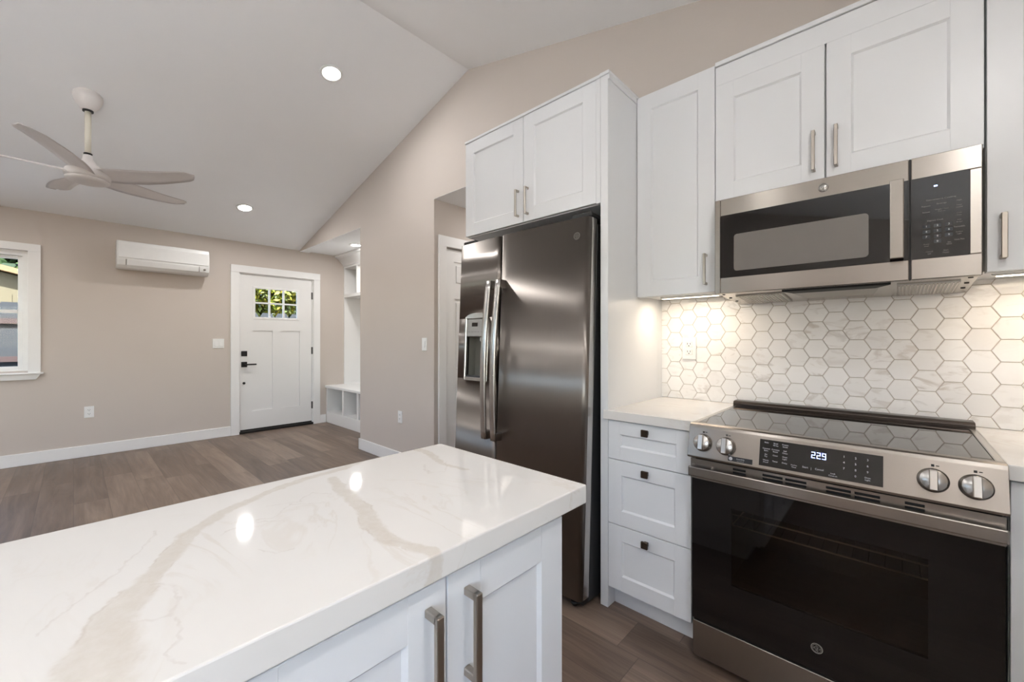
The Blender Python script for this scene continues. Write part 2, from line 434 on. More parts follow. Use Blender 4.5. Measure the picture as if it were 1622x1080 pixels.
# ------------------------------------------------------------------ mesh building
class MB:
    def __init__(self):
        self.bm = bmesh.new()
        self.mats = []
        self.xf = Matrix.Identity(4)
    def mi(self, mat):
        if mat not in self.mats:
            self.mats.append(mat)
        return self.mats.index(mat)
    def absorb(self, t, mat=None, smooth=False):
        idx = self.mi(mat) if mat is not None else 0
        vm = {}
        for v in t.verts:
            vm[v] = self.bm.verts.new(self.xf @ v.co)
        for f in t.faces:
            try:
                nf = self.bm.faces.new([vm[v] for v in f.verts])
            except ValueError:
                continue
            nf.material_index = idx
            nf.smooth = smooth or f.smooth
        t.free()
        return self
    def box(self, x0, x1, y0, y1, z0, z1, bev=0.0, mat=None, seg=1):
        t = bmesh.new()
        bmesh.ops.create_cube(t, size=1.0)
        for v in t.verts:
            v.co = Vector(((x0 + x1) / 2 + v.co.x * (x1 - x0), (y0 + y1) / 2 + v.co.y * (y1 - y0), (z0 + z1) / 2 + v.co.z * (z1 - z0)))
        if bev > 0:
            bmesh.ops.bevel(t, geom=list(t.edges), offset=bev, segments=seg, affect='EDGES', profile=0.5)
        return self.absorb(t, mat)
    def prism(self, pts, axis, a, b, mat=None, bev=0.0, smooth=False, seg=1):
        """pts: polygon in the two other axes (x: (y,z); y: (x,z); z: (x,y))"""
        t = bmesh.new()
        def mk(u, v, w):
            return {'x': (w, u, v), 'y': (u, w, v), 'z': (u, v, w)}[axis]
        va = [t.verts.new(mk(u, v, a)) for u, v in pts]
        vb = [t.verts.new(mk(u, v, b)) for u, v in pts]
        n = len(pts)
        t.faces.new(va)
        t.faces.new(list(reversed(vb)))
        for i in range(n):
            f = t.faces.new((va[i], vb[i], vb[(i + 1) % n], va[(i + 1) % n]))
            f.smooth = smooth
        bmesh.ops.recalc_face_normals(t, faces=list(t.faces))
        if bev > 0:
            bmesh.ops.bevel(t, geom=list(t.edges), offset=bev, segments=seg, affect='EDGES', profile=0.5)
        return self.absorb(t, mat)
    def lathe(self, prof, c=(0, 0, 0), axis='z', seg=32, mat=None, smooth=True):
        """prof: (radius, height) pairs; revolved about axis through c"""
        t = bmesh.new()
        rings = []
        for r, h in prof:
            if r < 1e-6:
                rings.append([t.verts.new(self._ax(0, 0, h, axis, c))])
            else:
                rings.append([t.verts.new(self._ax(r * math.cos(2 * PI * i / seg), r * math.sin(2 * PI * i / seg), h, axis, c)) for i in range(seg)])
        for A, B in zip(rings[:-1], rings[1:]):
            for i in range(seg):
                j = (i + 1) % seg
                if len(A) == 1 and len(B) == 1:
                    continue
                if len(A) == 1:
                    f = t.faces.new((A[0], B[j], B[i]))
                elif len(B) == 1:
                    f = t.faces.new((A[i], A[j], B[0]))
                else:
                    f = t.faces.new((A[i], A[j], B[j], B[i]))
                f.smooth = smooth
        if len(rings[0]) > 1:
            t.faces.new(rings[0])
        if len(rings[-1]) > 1:
            t.faces.new(rings[-1])
        bmesh.ops.recalc_face_normals(t, faces=list(t.faces))
        return self.absorb(t, mat)
    def _ax(self, u, v, h, axis, c):
        p = {'z': (u, v, h), 'y': (u, h, v), 'x': (h, u, v)}[axis]
        return (p[0] + c[0], p[1] + c[1], p[2] + c[2])
    def tube(self, pts, r, seg=10, mat=None, square=False, caps=True):
        t = bmesh.new()
        pts = [Vector(p) for p in pts]
        rings = []
        up = Vector((0, 0, 1))
        for i, p in enumerate(pts):
            d = (pts[min(i + 1, len(pts) - 1)] - pts[max(i - 1, 0)]).normalized()
            ref = up if abs(d.dot(up)) < 0.95 else Vector((1, 0, 0))
            a = d.cross(ref).normalized()
            b_ = d.cross(a).normalized()
            n = 4 if square else seg
            rings.append([t.verts.new(p + (a * math.cos(2 * PI * (k + (0.5 if square else 0)) / n) + b_ * math.sin(2 * PI * (k + (0.5 if square else 0)) / n)) * r * (1.414 if square else 1)) for k in range(n)])
        for A, B in zip(rings[:-1], rings[1:]):
            n = len(A)
            for k in range(n):
                f = t.faces.new((A[k], A[(k + 1) % n], B[(k + 1) % n], B[k]))
                f.smooth = not square
        if caps:
            t.faces.new(rings[0])
            t.faces.new(rings[-1])
        bmesh.ops.recalc_face_normals(t, faces=list(t.faces))
        return self.absorb(t, mat)
    def sweep_xs(self, sections, mat=None, smooth=True):
        """sections: lists of points (same count) skinned along; capped"""
        t = bmesh.new()
        R = [[t.verts.new(p) for p in s] for s in sections]
        n = len(R[0])
        for A, B in zip(R[:-1], R[1:]):
            for k in range(n):
                f = t.faces.new((A[k], A[(k + 1) % n], B[(k + 1) % n], B[k]))
                f.smooth = smooth
        t.faces.new(R[0])
        t.faces.new(R[-1])
        bmesh.ops.recalc_face_normals(t, faces=list(t.faces))
        return self.absorb(t, mat)
    def mesh(self, me, xf, mat=None):
        idx = self.mi(mat) if mat is not None else 0
        vs = [self.bm.verts.new(self.xf @ (xf @ v.co)) for v in me.vertices]
        for p in me.polygons:
            try:
                f = self.bm.faces.new([vs[i] for i in p.vertices])
                f.material_index = idx
            except ValueError:
                pass
        return self

ORIGIN = {}
def tag(o, label=None, cat=None, group=None, kind=None):
    if label: o['label'] = label
    if cat: o['category'] = cat
    if group: o['group'] = group
    if kind: o['kind'] = kind
    return o

def thing(name, loc, label=None, cat=None, group=None, kind=None, rot=None):
    o = bpy.data.objects.new(name, None)
    o.empty_display_size = 0.05
    o.location = loc
    if rot: o.rotation_euler = rot
    COL.objects.link(o)
    ORIGIN[o] = Vector(loc)
    return tag(o, label, cat, group, kind)

def obj(name, mb, mat=None, parent=None, label=None, cat=None, group=None, kind=None):
    bm = mb.bm
    if parent is not None:
        org = ORIGIN[parent]
    else:
        xs = [v.co.x for v in bm.verts]; ys = [v.co.y for v in bm.verts]; zs = [v.co.z for v in bm.verts]
        org = Vector(((min(xs) + max(xs)) / 2, (min(ys) + max(ys)) / 2, min(zs)))
    for v in bm.verts:
        v.co -= org
    me = bpy.data.meshes.new(name)
    bm.to_mesh(me)
    bm.free()
    mats = mb.mats if mb.mats else [mat]
    for m in mats:
        me.materials.append(m)
    o = bpy.data.objects.new(name, me)
    COL.objects.link(o)
    if parent is not None:
        o.parent = parent
        ORIGIN[o] = org
    else:
        o.location = org
        ORIGIN[o] = org
    return tag(o, label, cat, group, kind)

def text_mesh(s, size, align='CENTER'):
    cu = bpy.data.curves.new('lettering', 'FONT')
    cu.body = s
    cu.size = size
    cu.align_x = align
    cu.align_y = 'CENTER'
    cu.extrude = 0.0
    cu.resolution_u = 2
    ob = bpy.data.objects.new('lettering', cu)
    COL.objects.link(ob)
    bpy.context.view_layer.update()
    dg = bpy.context.evaluated_depsgraph_get()
    me = bpy.data.meshes.new_from_object(ob.evaluated_get(dg))
    bpy.data.objects.remove(ob)
    return me

def letters(mb, items, plane, mat=None):
    """items: (text, u, v, size); plane: Matrix taking (u, v, 0) to the world"""
    for it in items:
        s, u, v, size = it[:4]
        me = text_mesh(s, size, it[4] if len(it) > 4 else 'CENTER')
        mb.mesh(me, plane @ Matrix.Translation((u, v, 0)), mat)
        bpy.data.meshes.remove(me)

def plane_ny(y):
    """u -> +X, v -> +Z on a surface facing -Y"""
    return Matrix(((1, 0, 0, 0), (0, 0, -1, y), (0, 1, 0, 0), (0, 0, 0, 1)))

def lettering(name, items, plane, mat, parent, label):
    """one part for each block of words standing close together"""
    boxes = [(i[1] - len(i[0]) * i[3] * 0.3, i[1] + len(i[0]) * i[3] * 0.3, i[2] - i[3] / 2, i[2] + i[3] / 2) for i in items]
    grp = list(range(len(items)))
    for a in range(len(items)):
        for b in range(a):
            A, B = boxes[a], boxes[b]
            if max(A[0] - B[1], B[0] - A[1], 0) ** 2 + max(A[2] - B[3], B[2] - A[3], 0) ** 2 < 0.012 ** 2:
                ga, gb = grp[a], grp[b]
                grp = [gb if g == ga else g for g in grp]
    for g in sorted(set(grp)):
        mb = MB()
        letters(mb, [it for it, k in zip(items, grp) if k == g], plane)
        obj(name, mb, mat, parent, label=label)

def emblem(mb, c, r, xf, mat, s='GE'):
    """round monogram badge: two rings, four curls and script letters, lying in the plane of xf"""
    def ring(r0, r1, n=36, cu=0, cv=0, a0=0.0, a1=2 * PI, closed=True):
        for i in range(n):
            t0 = a0 + (a1 - a0) * i / n
            t1 = a0 + (a1 - a0) * (i + 1) / n
            q = [(cu + r0 * math.cos(t0), cv + r0 * math.sin(t0)), (cu + r1 * math.cos(t0), cv + r1 * math.sin(t0)), (cu + r1 * math.cos(t1), cv + r1 * math.sin(t1)), (cu + r0 * math.cos(t1), cv + r0 * math.sin(t1))]
            vs = [mb.bm.verts.new(mb.xf @ (xf @ Vector((c[0] + u, c[1] + v, 0)))) for u, v in q]
            f = mb.bm.faces.new(vs)
            f.material_index = mb.mi(mat)
    ring(r * 0.86, r)
    ring(r * 0.70, r * 0.76)
    for k in range(4):
        a = PI / 2 * k
        ring(r * 0.10, r * 0.17, 12, r * 0.56 * math.cos(a), r * 0.56 * math.sin(a), a + 0.6, a + 2 * PI - 1.2)
    # interlaced script loops
    ring(r * 0.17, r * 0.25, 20, -r * 0.2, r * 0.02, 0.7, 2 * PI - 0.2)
    ring(r * 0.13, r * 0.20, 16, r * 0.22, r * 0.14, 0.9, 2 * PI - 1.2)
    ring(r * 0.15, r * 0.22, 16, r * 0.22, -r * 0.16, 1.2, 2 * PI - 0.7)
    ring(r * 0.10, r * 0.16, 12, -r * 0.12, -r * 0.3, -PI, 0.6)

# ------------------------------------------------------------------ structure
XL, XR = -6.09, 1.10          # left (entry) wall and right wall, inner faces
YB, YF = 2.16, -3.45          # back (kitchen) wall and front wall, inner faces
RX, RZ = -2.496, 3.367        # ridge
EZ = 2.452                    # ceiling height at the eaves
K = (RZ - EZ) / (RX - XL)
def ceil_z(x):
    return RZ - K * abs(x - RX)

def cells(mb, axis, t0, t1, u0, u1, z0, z1, holes):
    us = sorted({u0, u1, *[h[0] for h in holes], *[h[1] for h in holes]})
    zs = sorted({z0, z1, *[h[2] for h in holes], *[h[3] for h in holes]})
    us = [u for u in us if u0 <= u <= u1]
    zs = [z for z in zs if z0 <= z <= z1]
    for a, b in zip(us[:-1], us[1:]):
        run = None
        for c, d in zip(zs[:-1], zs[1:]):
            mu, mz = (a + b) / 2, (c + d) / 2
            solid = not any(h[0] < mu < h[1] and h[2] < mz < h[3] for h in holes)
            if solid:
                run = (run[0], d) if run else (c, d)
            if (not solid or d == zs[-1]) and run:
                if axis == 'x':
                    mb.box(t0, t1, a, b, run[0], run[1])
                else:
                    mb.box(a, b, t0, t1, run[0], run[1])
                run = None
    return mb

mb = MB(); mb.box(-6.6, 1.4, -3.8, 4.2, -0.12, 0.0)
obj('floor', mb, M['floor'], kind='structure', label='grey brown wood plank floor', cat='floor')

# sloped ceiling (both slopes meet at the ridge)
mb = MB()
def slope(xa, xb):
    za, zb = ceil_z(xa), ceil_z(xb)
    mb.prism([(xa, za), (xb, zb), (xb, zb + 0.18), (xa, za + 0.18)], 'y', YF - 0.25, YB + 0.16)
slope(XL - 0.35, RX)
slope(RX, XR + 0.35)
mb.box(-6.09, -4.19, YB + 0.12, 3.2, 2.452, 2.60)      # flat ceiling of the entry nook
mb.box(-4.19, -1.6, YB + 0.12, 3.9, 2.44, 2.60)         # flat ceiling of the hall
mb.box(-6.089, -4.3115, YB + 0.0005, YB + 0.125, 2.4375, 2.4398)   # white undersides of the two openings
mb.box(-2.9545, -2.0205, YB + 0.0005, YB + 0.125, 2.4375, 2.4398)
obj('ceiling', mb, M['ceiling'], kind='structure', label='white vaulted ceiling with a ridge', cat='ceiling')

WIN_Y0, WIN_Y1, WIN_Z0, WIN_Z1 = -2.05, -0.30, 0.905, 2.055
DR_Y0, DR_Y1, DR_Z1 = 1.436, 2.345, 2.06
mb = MB()
cells(mb, 'x', XL - 0.16, XL, YF - 0.15, 3.3, 0.0, EZ, [(WIN_Y0, WIN_Y1, WIN_Z0, WIN_Z1), (DR_Y0, DR_Y1, 0.0, DR_Z1)])
obj('wall_left', mb, M['wall'], kind='structure', label='beige entry wall with the front door and a window', cat='wall')

mb = MB()
SO = 2.44
cells(mb, 'y', YB, YB + 0.12, XL, XR, 0.0, SO, [(XL, -4.311, 0, SO), (-2.955, -2.02, 0, SO), (-1.96, XR, 0, SO)])
mb.prism([(XL, SO), (XR, SO), (XR, ceil_z(XR)), (RX, RZ), (XL, ceil_z(XL))], 'y', YB, YB + 0.12)
mb.box(-1.96, XR, 2.2275, 2.35, 0.0, SO)
obj('wall_back', mb, M['wall'], kind='structure', label='beige gable wall behind the kitchen', cat='wall')

SW = (-3.2, -0.65, 1.0, 1.95)
mb = MB(); cells(mb, 'x', XR, XR + 0.15, YF - 0.15, 2.35, 0, EZ, [SW])
obj('wall_right', mb, M['wall'], kind='structure', label='beige wall on the right of the kitchen', cat='wall')
mb = MB()
FW = (-5.2, -2.0, 1.70, 2.16)
cells(mb, 'y', YF - 0.15, YF, XL, XR, 0.0, EZ, [FW])
mb.prism([(XL, EZ), (XR, EZ), (RX, RZ)], 'y', YF - 0.15, YF)
obj('wall_front', mb, M['wall'], kind='structure', label='beige wall behind the camera', cat='wall')
# nook and hall walls
mb = MB()
mb.box(XL, -4.19, 3.10, 3.25, 0, 2.452)
mb.box(-4.311, -4.19, YB + 0.12, 3.10, 0, 2.452)
obj('wall_nook', mb, M['wall'], kind='structure', label='beige walls inside the entry nook', cat='wall')
mb = MB()
HD0, HD1, HDZ = 2.285, 3.05, 2.04
cells(mb, 'x', -3.07, -2.955, YB + 0.12, 3.9, 0, SO, [(HD0, HD1, 0, HDZ)])
mb.box(-3.07, -1.6, 3.75, 3.9, 0, SO)
mb.box(-2.02, -1.965, YB + 0.12, 3.75, 0, SO)
obj('wall_hall', mb, M['wall'], kind='structure', label='beige walls of the short hall', cat='wall')

# baseboards
def base(name, segs, label):
    mb = MB()
    for s in segs:
        mb.box(*s, 0.0, 0.118, 0.003)
    obj(name, mb, M['trim'], kind='structure', label=label, cat='baseboard')
base('baseboard_left', [(XL, XL + 0.015, YF, 1.345), (XL, XL + 0.015, 2.435, 2.52)], 'white baseboard along the entry wall')
base('baseboard_back', [(-4.325, -2.955, YB - 0.015, YB - 0.0005), (-4.326, -4.3115, YB - 0.015, YB + 0.12)], 'white baseboard at the foot of the gable wall')

# ------------------------------------------------------------------ front door
CW = 0.092
d1 = thing('door_1', (XL, 1.89, 0), 'white craftsman front door with six small glass panes', 'door', kind='structure')
mb = MB()
mb.box(XL + 0.0005, XL + 0.019, DR_Y0 - CW, DR_Y0, 0, DR_Z1, 0.002)
mb.box(XL + 0.0005, XL + 0.019, DR_Y1, DR_Y1 + CW, 0, DR_Z1, 0.002)
mb.box(XL + 0.0005, XL + 0.022, DR_Y0 - CW, DR_Y1 + CW, DR_Z1, DR_Z1 + CW, 0.002)
obj('door_casing', mb, M['trim'], d1)
mb = MB()
mb.box(XL - 0.16, XL, DR_Y0, DR_Y0 + 0.012, 0.02, DR_Z1)
mb.box(XL - 0.16, XL, DR_Y1 - 0.012, DR_Y1, 0.02, DR_Z1)
mb.box(XL - 0.16, XL, DR_Y0, DR_Y1, DR_Z1 - 0.012, DR_Z1)
obj('door_jamb', mb, M['trim'], d1)
# slab with openings: rails and stiles in front of recessed panels
SX0, SX1 = XL - 0.058, XL - 0.014
sy0, sy1, sz0, sz1 = DR_Y0 + 0.014, DR_Y1 - 0.016, 0.048, DR_Z1 - 0.014
gl = (1.614, 2.136, 1.496, 1.881)
pl = (1.589, 1.826, 0.280, 1.326)
pr = (1.934, 2.168, 0.280, 1.326)
mb = MB()
cells(mb, 'x', SX0, SX1, sy0, sy1, sz0, sz1, [gl, pl, pr])
for q in (pl, pr):
    mb.box(SX0 + 0.008, SX1 - 0.013, q[0], q[1], q[2], q[3])
obj('door_slab', mb, M['doorpaint'], d1)
mb = MB()
for a, b, c, d in ((gl[0] - 0.022, gl[0] + 0.006, gl[2] - 0.022, gl[3] + 0.022), (gl[1] - 0.006, gl[1] + 0.022, gl[2] - 0.022, gl[3] + 0.022),
                   (gl[0], gl[1], gl[2] - 0.022, gl[2] + 0.006), (gl[0], gl[1], gl[3] - 0.006, gl[3] + 0.022)):
    mb.box(SX1 - 0.02, SX1 + 0.006, a, b, c, d, 0.002)
w3 = (gl[1] - gl[0]) / 3
for i in (1, 2):
    y = gl[0] + w3 * i
    mb.box(SX1 - 0.03, SX1 + 0.004, y - 0.01, y + 0.01, gl[2], gl[3], 0.002)
zc = (gl[2] + gl[3]) / 2
mb.box(SX1 - 0.029, SX1 + 0.0033, gl[0], gl[1], zc - 0.01, zc + 0.01, 0.002)
fr = obj('glazing_bars', mb, M['trim'], d1)
for i in range(3):
    for j in range(2):
        mb = MB()
        mb.box(SX0 + 0.018, SX0 + 0.022, gl[0] + w3 * i + 0.011 * (i > 0), gl[0] + w3 * (i + 1) - 0.011 * (i < 2), (gl[2] if j == 0 else zc + 0.011), (zc - 0.011 if j == 0 else gl[3]))
        obj('glass_pane', mb, M['dimglass'], fr)
mb = MB(); mb.box(SX1, SX1 + 0.012, 1.462, 1.527, 0.993, 1.058, 0.003)
obj('deadbolt', mb, M['black'], d1, label='square black deadbolt')
mb = MB(); mb.box(SX1, SX1 + 0.012, 1.462, 1.527, 0.853, 0.920, 0.003)
mb.box(SX1 + 0.012, SX1 + 0.05, 1.484, 1.504, 0.876, 0.896, 0.002)
mb.box(SX1 + 0.04, SX1 + 0.056, 1.484, 1.622, 0.877, 0.895, 0.003)
obj('lever_handle', mb, M['black'], d1, label='black lever handle')
mb = MB(); mb.lathe([(0.016, 0), (0.016, 0.006), (0.010, 0.008), (0, 0.008)], (SX1, 1.493, 0.646), 'x', 16)
obj('door_stop', mb, M['black'], d1, label='small black round stop')
for z in (1.83, 1.05, 0.273):
    mb = MB()
    mb.lathe([(0.007, -0.05), (0.007, 0.05)], (XL - 0.006, DR_Y1 - 0.008, z), 'z', 10)
    mb.box(SX1 - 0.004, SX1 + 0.003, sy1 - 0.006, DR_Y1 - 0.004, z - 0.05, z + 0.05)
    obj('hinge', mb, M['black'], d1, label='black door hinge')
mb = MB(); mb.box(XL - 0.16, XL + 0.012, DR_Y0 + 0.002, DR_Y1 - 0.002, 0.0, 0.03, 0.003)
mb.box(SX0 + 0.004, SX1 - 0.004, sy0, sy1, 0.03, 0.048)
obj('threshold', mb, M['black'], d1, label='dark metal threshold')

# ------------------------------------------------------------------ window on the entry wall
w1 = thing('window_1', (XL, (WIN_Y0 + WIN_Y1) / 2, WIN_Z0), 'white sash window at the left edge of the entry wall', 'window', kind='structure')
mb = MB()
WC = 0.082
mb.box(XL + 0.0005, XL + 0.02, WIN_Y1, WIN_Y1 + WC, WIN_Z0 - 0.02, WIN_Z1, 0.002)
mb.box(XL + 0.0005, XL + 0.02, WIN_Y0 - WC, WIN_Y0, WIN_Z0 - 0.02, WIN_Z1, 0.002)
mb.box(XL + 0.0005, XL + 0.021, WIN_Y0 - WC, WIN_Y1 + WC, WIN_Z1, WIN_Z1 + 0.07, 0.002)
obj('window_casing', mb, M['trim'], w1)
mb = MB()
mb.box(XL - 0.10, XL + 0.045, WIN_Y0 - WC - 0.02, WIN_Y1 + WC + 0.02, WIN_Z0 - 0.034, WIN_Z0 - 0.018, 0.004)
mb.prism([(WIN_Y0 - WC + 0.03, WIN_Z0 - 0.085), (WIN_Y1 + WC - 0.03, WIN_Z0 - 0.085), (WIN_Y1 + WC, WIN_Z0 - 0.034), (WIN_Y0 - WC, WIN_Z0 - 0.034)], 'x', XL + 0.0005, XL + 0.018)
obj('window_sill', mb, M['trim'], w1)
mb = MB()
fx0, fx1 = XL - 0.115, XL - 0.02
for a, b, c, d in ((WIN_Y0, WIN_Y0 + 0.035, WIN_Z0 - 0.018, WIN_Z1), (WIN_Y1 - 0.035, WIN_Y1, WIN_Z0 - 0.018, WIN_Z1), (WIN_Y0 + 0.035, WIN_Y1 - 0.035, WIN_Z1 - 0.045, WIN_Z1), (WIN_Y0 + 0.035, WIN_Y1 - 0.035, WIN_Z0 - 0.018, WIN_Z0 + 0.01)):
    mb.box(fx0, fx1, a, b, c, d)
obj('window_frame', mb, M['plastic'], w1)
ym = (WIN_Y0 + WIN_Y1) / 2
for (a, b) in ((WIN_Y0 + 0.035, ym), (ym, WIN_Y1 - 0.035)):
    for (x, c, d) in ((XL - 0.075, 1.455, WIN_Z1 - 0.045), (XL - 0.05, WIN_Z0 + 0.01, 1.488)):
        mb = MB()
        for e in ((a, a + 0.03, c, d), (b - 0.03, b, c, d), (a + 0.03, b - 0.03, c, c + 0.033), (a + 0.03, b - 0.03, d - 0.033, d)):
            mb.box(x - 0.012, x + 0.012, *e, 0.002)
        sh = obj('sash', mb, M['plastic'], w1)
        mb = MB(); mb.box(x - 0.003, x + 0.003, a + 0.028, b - 0.028, c + 0.031, d - 0.031)
        obj('glass_pane', mb, M['dimglass'], sh)

# high window in the wall behind the camera (seen only in the steel's reflections)
w2 = thing('window_2', ((FW[0] + FW[1]) / 2, YF, FW[2]), 'wide high window behind the camera', 'window', kind='structure')
mb = MB()
for a, b, c, d in ((FW[0], FW[0] + 0.07, FW[2], FW[3]), (FW[1] - 0.07, FW[1], FW[2], FW[3]), (FW[0] + 0.07, FW[1] - 0.07, FW[3] - 0.07, FW[3]), (FW[0] + 0.07, FW[1] - 0.07, FW[2], FW[2] + 0.08), (-3.63, -3.57, FW[2] + 0.08, FW[3] - 0.07)):
    mb.box(a, b, YF - 0.12, YF - 0.05, c, d, 0.002)
obj('window_frame', mb, M['plastic'], w2)
mb = MB(); mb.box(FW[0] + 0.06, FW[1] - 0.06, YF - 0.09, YF - 0.084, FW[2] + 0.07, FW[3] - 0.06)
obj('glass_pane', mb, M['glass'], w2)

w3_ = thing('window_3', (XR, SW[0], SW[2]), 'wide unseen window added in the right wall for daylight', 'window', kind='structure')  # unseen window added to light the island and ceiling from the right
mb = MB()
for a, b, c, d in ((SW[0], SW[0] + 0.05, SW[2], SW[3]), (SW[1] - 0.05, SW[1], SW[2], SW[3]), (SW[0] + 0.05, SW[1] - 0.05, SW[3] - 0.05, SW[3]), (SW[0] + 0.05, SW[1] - 0.05, SW[2], SW[2] + 0.05), (-1.95, -1.89, SW[2] + 0.05, SW[3] - 0.05)):
    mb.box(XR + 0.05, XR + 0.11, a, b, c, d, 0.002)
obj('window_frame', mb, M['plastic'], w3_)
mb = MB(); mb.box(XR + 0.078, XR + 0.083, SW[0] + 0.04, SW[1] - 0.04, SW[2] + 0.04, SW[3] - 0.04)
obj('glass_pane', mb, M['glass'], w3_)

# ------------------------------------------------------------------ hall door
d2 = thing('door_2', (-2.955, 2.67, 0), 'white panelled door in the hall beside the refrigerator', 'door', kind='structure')
mb = MB()
mb.box(-2.9545, -2.935, HD0 - 0.085, HD0, 0, HDZ, 0.002)
mb.box(-2.9545, -2.935, HD1, HD1 + 0.085, 0, HDZ, 0.002)
mb.box(-2.9545, -2.935, HD0 - 0.085, HD1 + 0.085, HDZ, HDZ + 0.092, 0.002)
obj('door_casing', mb, M['trim'], d2)
mb = MB()
hp = []
for (a, b) in ((HD0 + 0.11, (HD0 + HD1) / 2 - 0.045), ((HD0 + HD1) / 2 + 0.045, HD1 - 0.11)):
    for (c, d) in ((0.22, 0.78), (0.90, 1.58), (1.70, 1.92)):
        hp.append((a, b, c, d))
cells(mb, 'x', -3.01, -2.97, HD0 + 0.004, HD1 - 0.004, 0.012, HDZ - 0.012, hp)
for q in hp:
    mb.box(-3.005, -2.98, q[0], q[1], q[2], q[3])
    mb.box(-3.0, -2.972, q[0] + 0.03, q[1] - 0.03, q[2] + 0.03, q[3] - 0.03, 0.004)
obj('door_slab', mb, M['doorpaint'], d2)
mb = MB(); mb.box(-3.06, -3.02, HD0, HD1, HDZ - 0.011, HDZ - 0.0005); mb.box(-3.02, -2.956, HD0 + 0.001, HD0 + 0.0035, 0, HDZ - 0.012)
obj('door_jamb', mb, M['trim'], d2)

# ------------------------------------------------------------------ wall plates
def wall_plate(name, label, cat, c, axis, slots, w=0.072, h=0.116, kind='outlet', group=None, n=1):
    """axis: 'y' = on a wall facing -Y, 'x' = on a wall facing +X"""
    t = thing(name, c, label, cat, group)
    W = w if n == 1 else w + 0.046 * (n - 1)
    X = Matrix.Translation(Vector(c)) @ (Matrix.Identity(4) if axis == 'y' else Matrix.Rotation(PI / 2, 4, 'Z'))
    mb = MB(); mb.xf = X
    mb.box(-W / 2, W / 2, -0.006, -0.0005, -h / 2, h / 2, 0.002)
    obj('cover_plate', mb, M['plastic'], t)
    for k in range(n):
        cx_ = (k - (n - 1) / 2) * 0.046
        if kind == 'switch':
            mb = MB(); mb.xf = X
            mb.box(cx_ - 0.0165, cx_ + 0.0165, -0.0075, -0.006, -0.0335, 0.0335, 0.0008)
            mb.prism([(-0.0075, -0.030), (-0.0075, 0.030), (-0.009, 0.030), (-0.0125, -0.030)], 'x', cx_ - 0.0145, cx_ + 0.0145)
            obj('rocker', mb, M['plastic'], t)
        else:
            for s in (-1, 1):
                mb = MB(); mb.xf = X
                mb.box(cx_ - 0.017, cx_ + 0.017, -0.0085, -0.006, s * 0.02 - 0.0145, s * 0.02 + 0.0145, 0.002)
                r = obj('receptacle', mb, M['plastic'], t)
                mb = MB(); mb.xf = X
                mb.box(cx_ - 0.008, cx_ - 0.0055, -0.0092, -0.0085, s * 0.02 - 0.001, s * 0.02 + 0.008)
                mb.box(cx_ + 0.0055, cx_ + 0.008, -0.0092, -0.0085, s * 0.02 - 0.001, s * 0.02 + 0.008)
                mb.lathe([(0.0028, -0.0092), (0.0028, -0.0085)], (cx_, 0, s * 0.02 - 0.007), 'y', 10)
                obj('slots', mb, M['darkgap'], r, label='dark plug slots')
    return t
wall_plate('light_switch', 'double white rocker switch on beige wall left of the front door', 'light switch', (XL, 1.218, 1.157), 'x', 0, kind='switch', n=2)
wall_plate('power_outlet', 'white power outlet low on the entry wall below the air conditioner', 'outlet', (XL, 0.11, 0.457), 'x', 0)
wall_plate('light_switch', 'single white rocker switch on beige wall beside the hall opening', 'light switch', (-3.095, YB, 1.162), 'y', 0, kind='switch')
wall_plate('power_outlet', 'white power outlet low on the beige wall between nook and hall', 'outlet', (-3.497, YB, 0.457), 'y', 0)
wall_plate('power_outlet', 'white power outlet set in the hexagonal tile backsplash', 'outlet', (-0.79, 2.2125, 1.157), 'y', 0)

# ------------------------------------------------------------------ recessed lamps
def recessed(name_loc, slope_sign, label, flat=False):
    x, y = name_loc[0], name_loc[1]
    z = ceil_z(x) if not flat else name_loc[2]
    ang = 0 if flat else math.atan(K) * (-slope_sign)
    R = Matrix.Translation((x, y, z)) @ Matrix.Rotation(ang, 4, 'Y')
    t = thing('recessed_light', (x, y, z), label, 'ceiling light', 'recessed lights in the ceiling')
    mb = MB(); mb.xf = R
    mb.lathe([(0.062, -0.0005), (0.082, -0.0005), (0.080, -0.006), (0.064, -0.007), (0.062, -0.0005)], (0, 0, 0), 'z', 32)
    obj('trim_ring', mb, M['plastic'], t)
    mb = MB(); mb.xf = R
    mb.lathe([(0.0, -0.004), (0.0615, -0.004), (0.0615, -0.001), (0.0, -0.001)], (0, 0, 0), 'z', 32)
    obj('diffuser', mb, M['lampglow'], t, label='glowing white diffuser')
    ld = bpy.data.lights.new('lamp_light', 'AREA')
    ld.shape = 'DISK'
    ld.size = 0.12
    ld.energy = LAMP_W * (0.7 if flat else 1.0)
    ld.color = (1.0, 0.99, 0.985)
    lo = bpy.data.objects.new('lamp_light', ld)
    lo.parent = t
    lo.matrix_local = Matrix.Rotation(ang, 4, 'Y') @ Matrix.Translation((0, 0, -0.012))
    COL.objects.link(lo)
recessed((-3.105, 1.328), 1, 'round recessed light nearest the ridge above the living area')
recessed((-5.257, 1.295), 1, 'round recessed light in the sloped ceiling near the front door')
recessed((-5.19, 2.54, 2.452), 1, 'round recessed light in the flat ceiling of the entry nook', flat=True)
for x, y, w in ((-3.105, -1.25, 'left slope behind the fan'), (-5.257, -1.25, 'left slope by the front window'), 
                (0.40, 0.35, 'right slope over the range'), (-1.05, -1.6, 'right slope behind the island')):
    recessed((x, y), 1 if x < RX else -1, 'round recessed light added outside the frame, ' + w)  # unseen lamps added to brighten the room

recessed((-2.45, 3.0, 2.44), 1, 'unseen recessed light added in the flat ceiling of the hall', flat=True)  # lamp added out of view to brighten the hall door and soffit

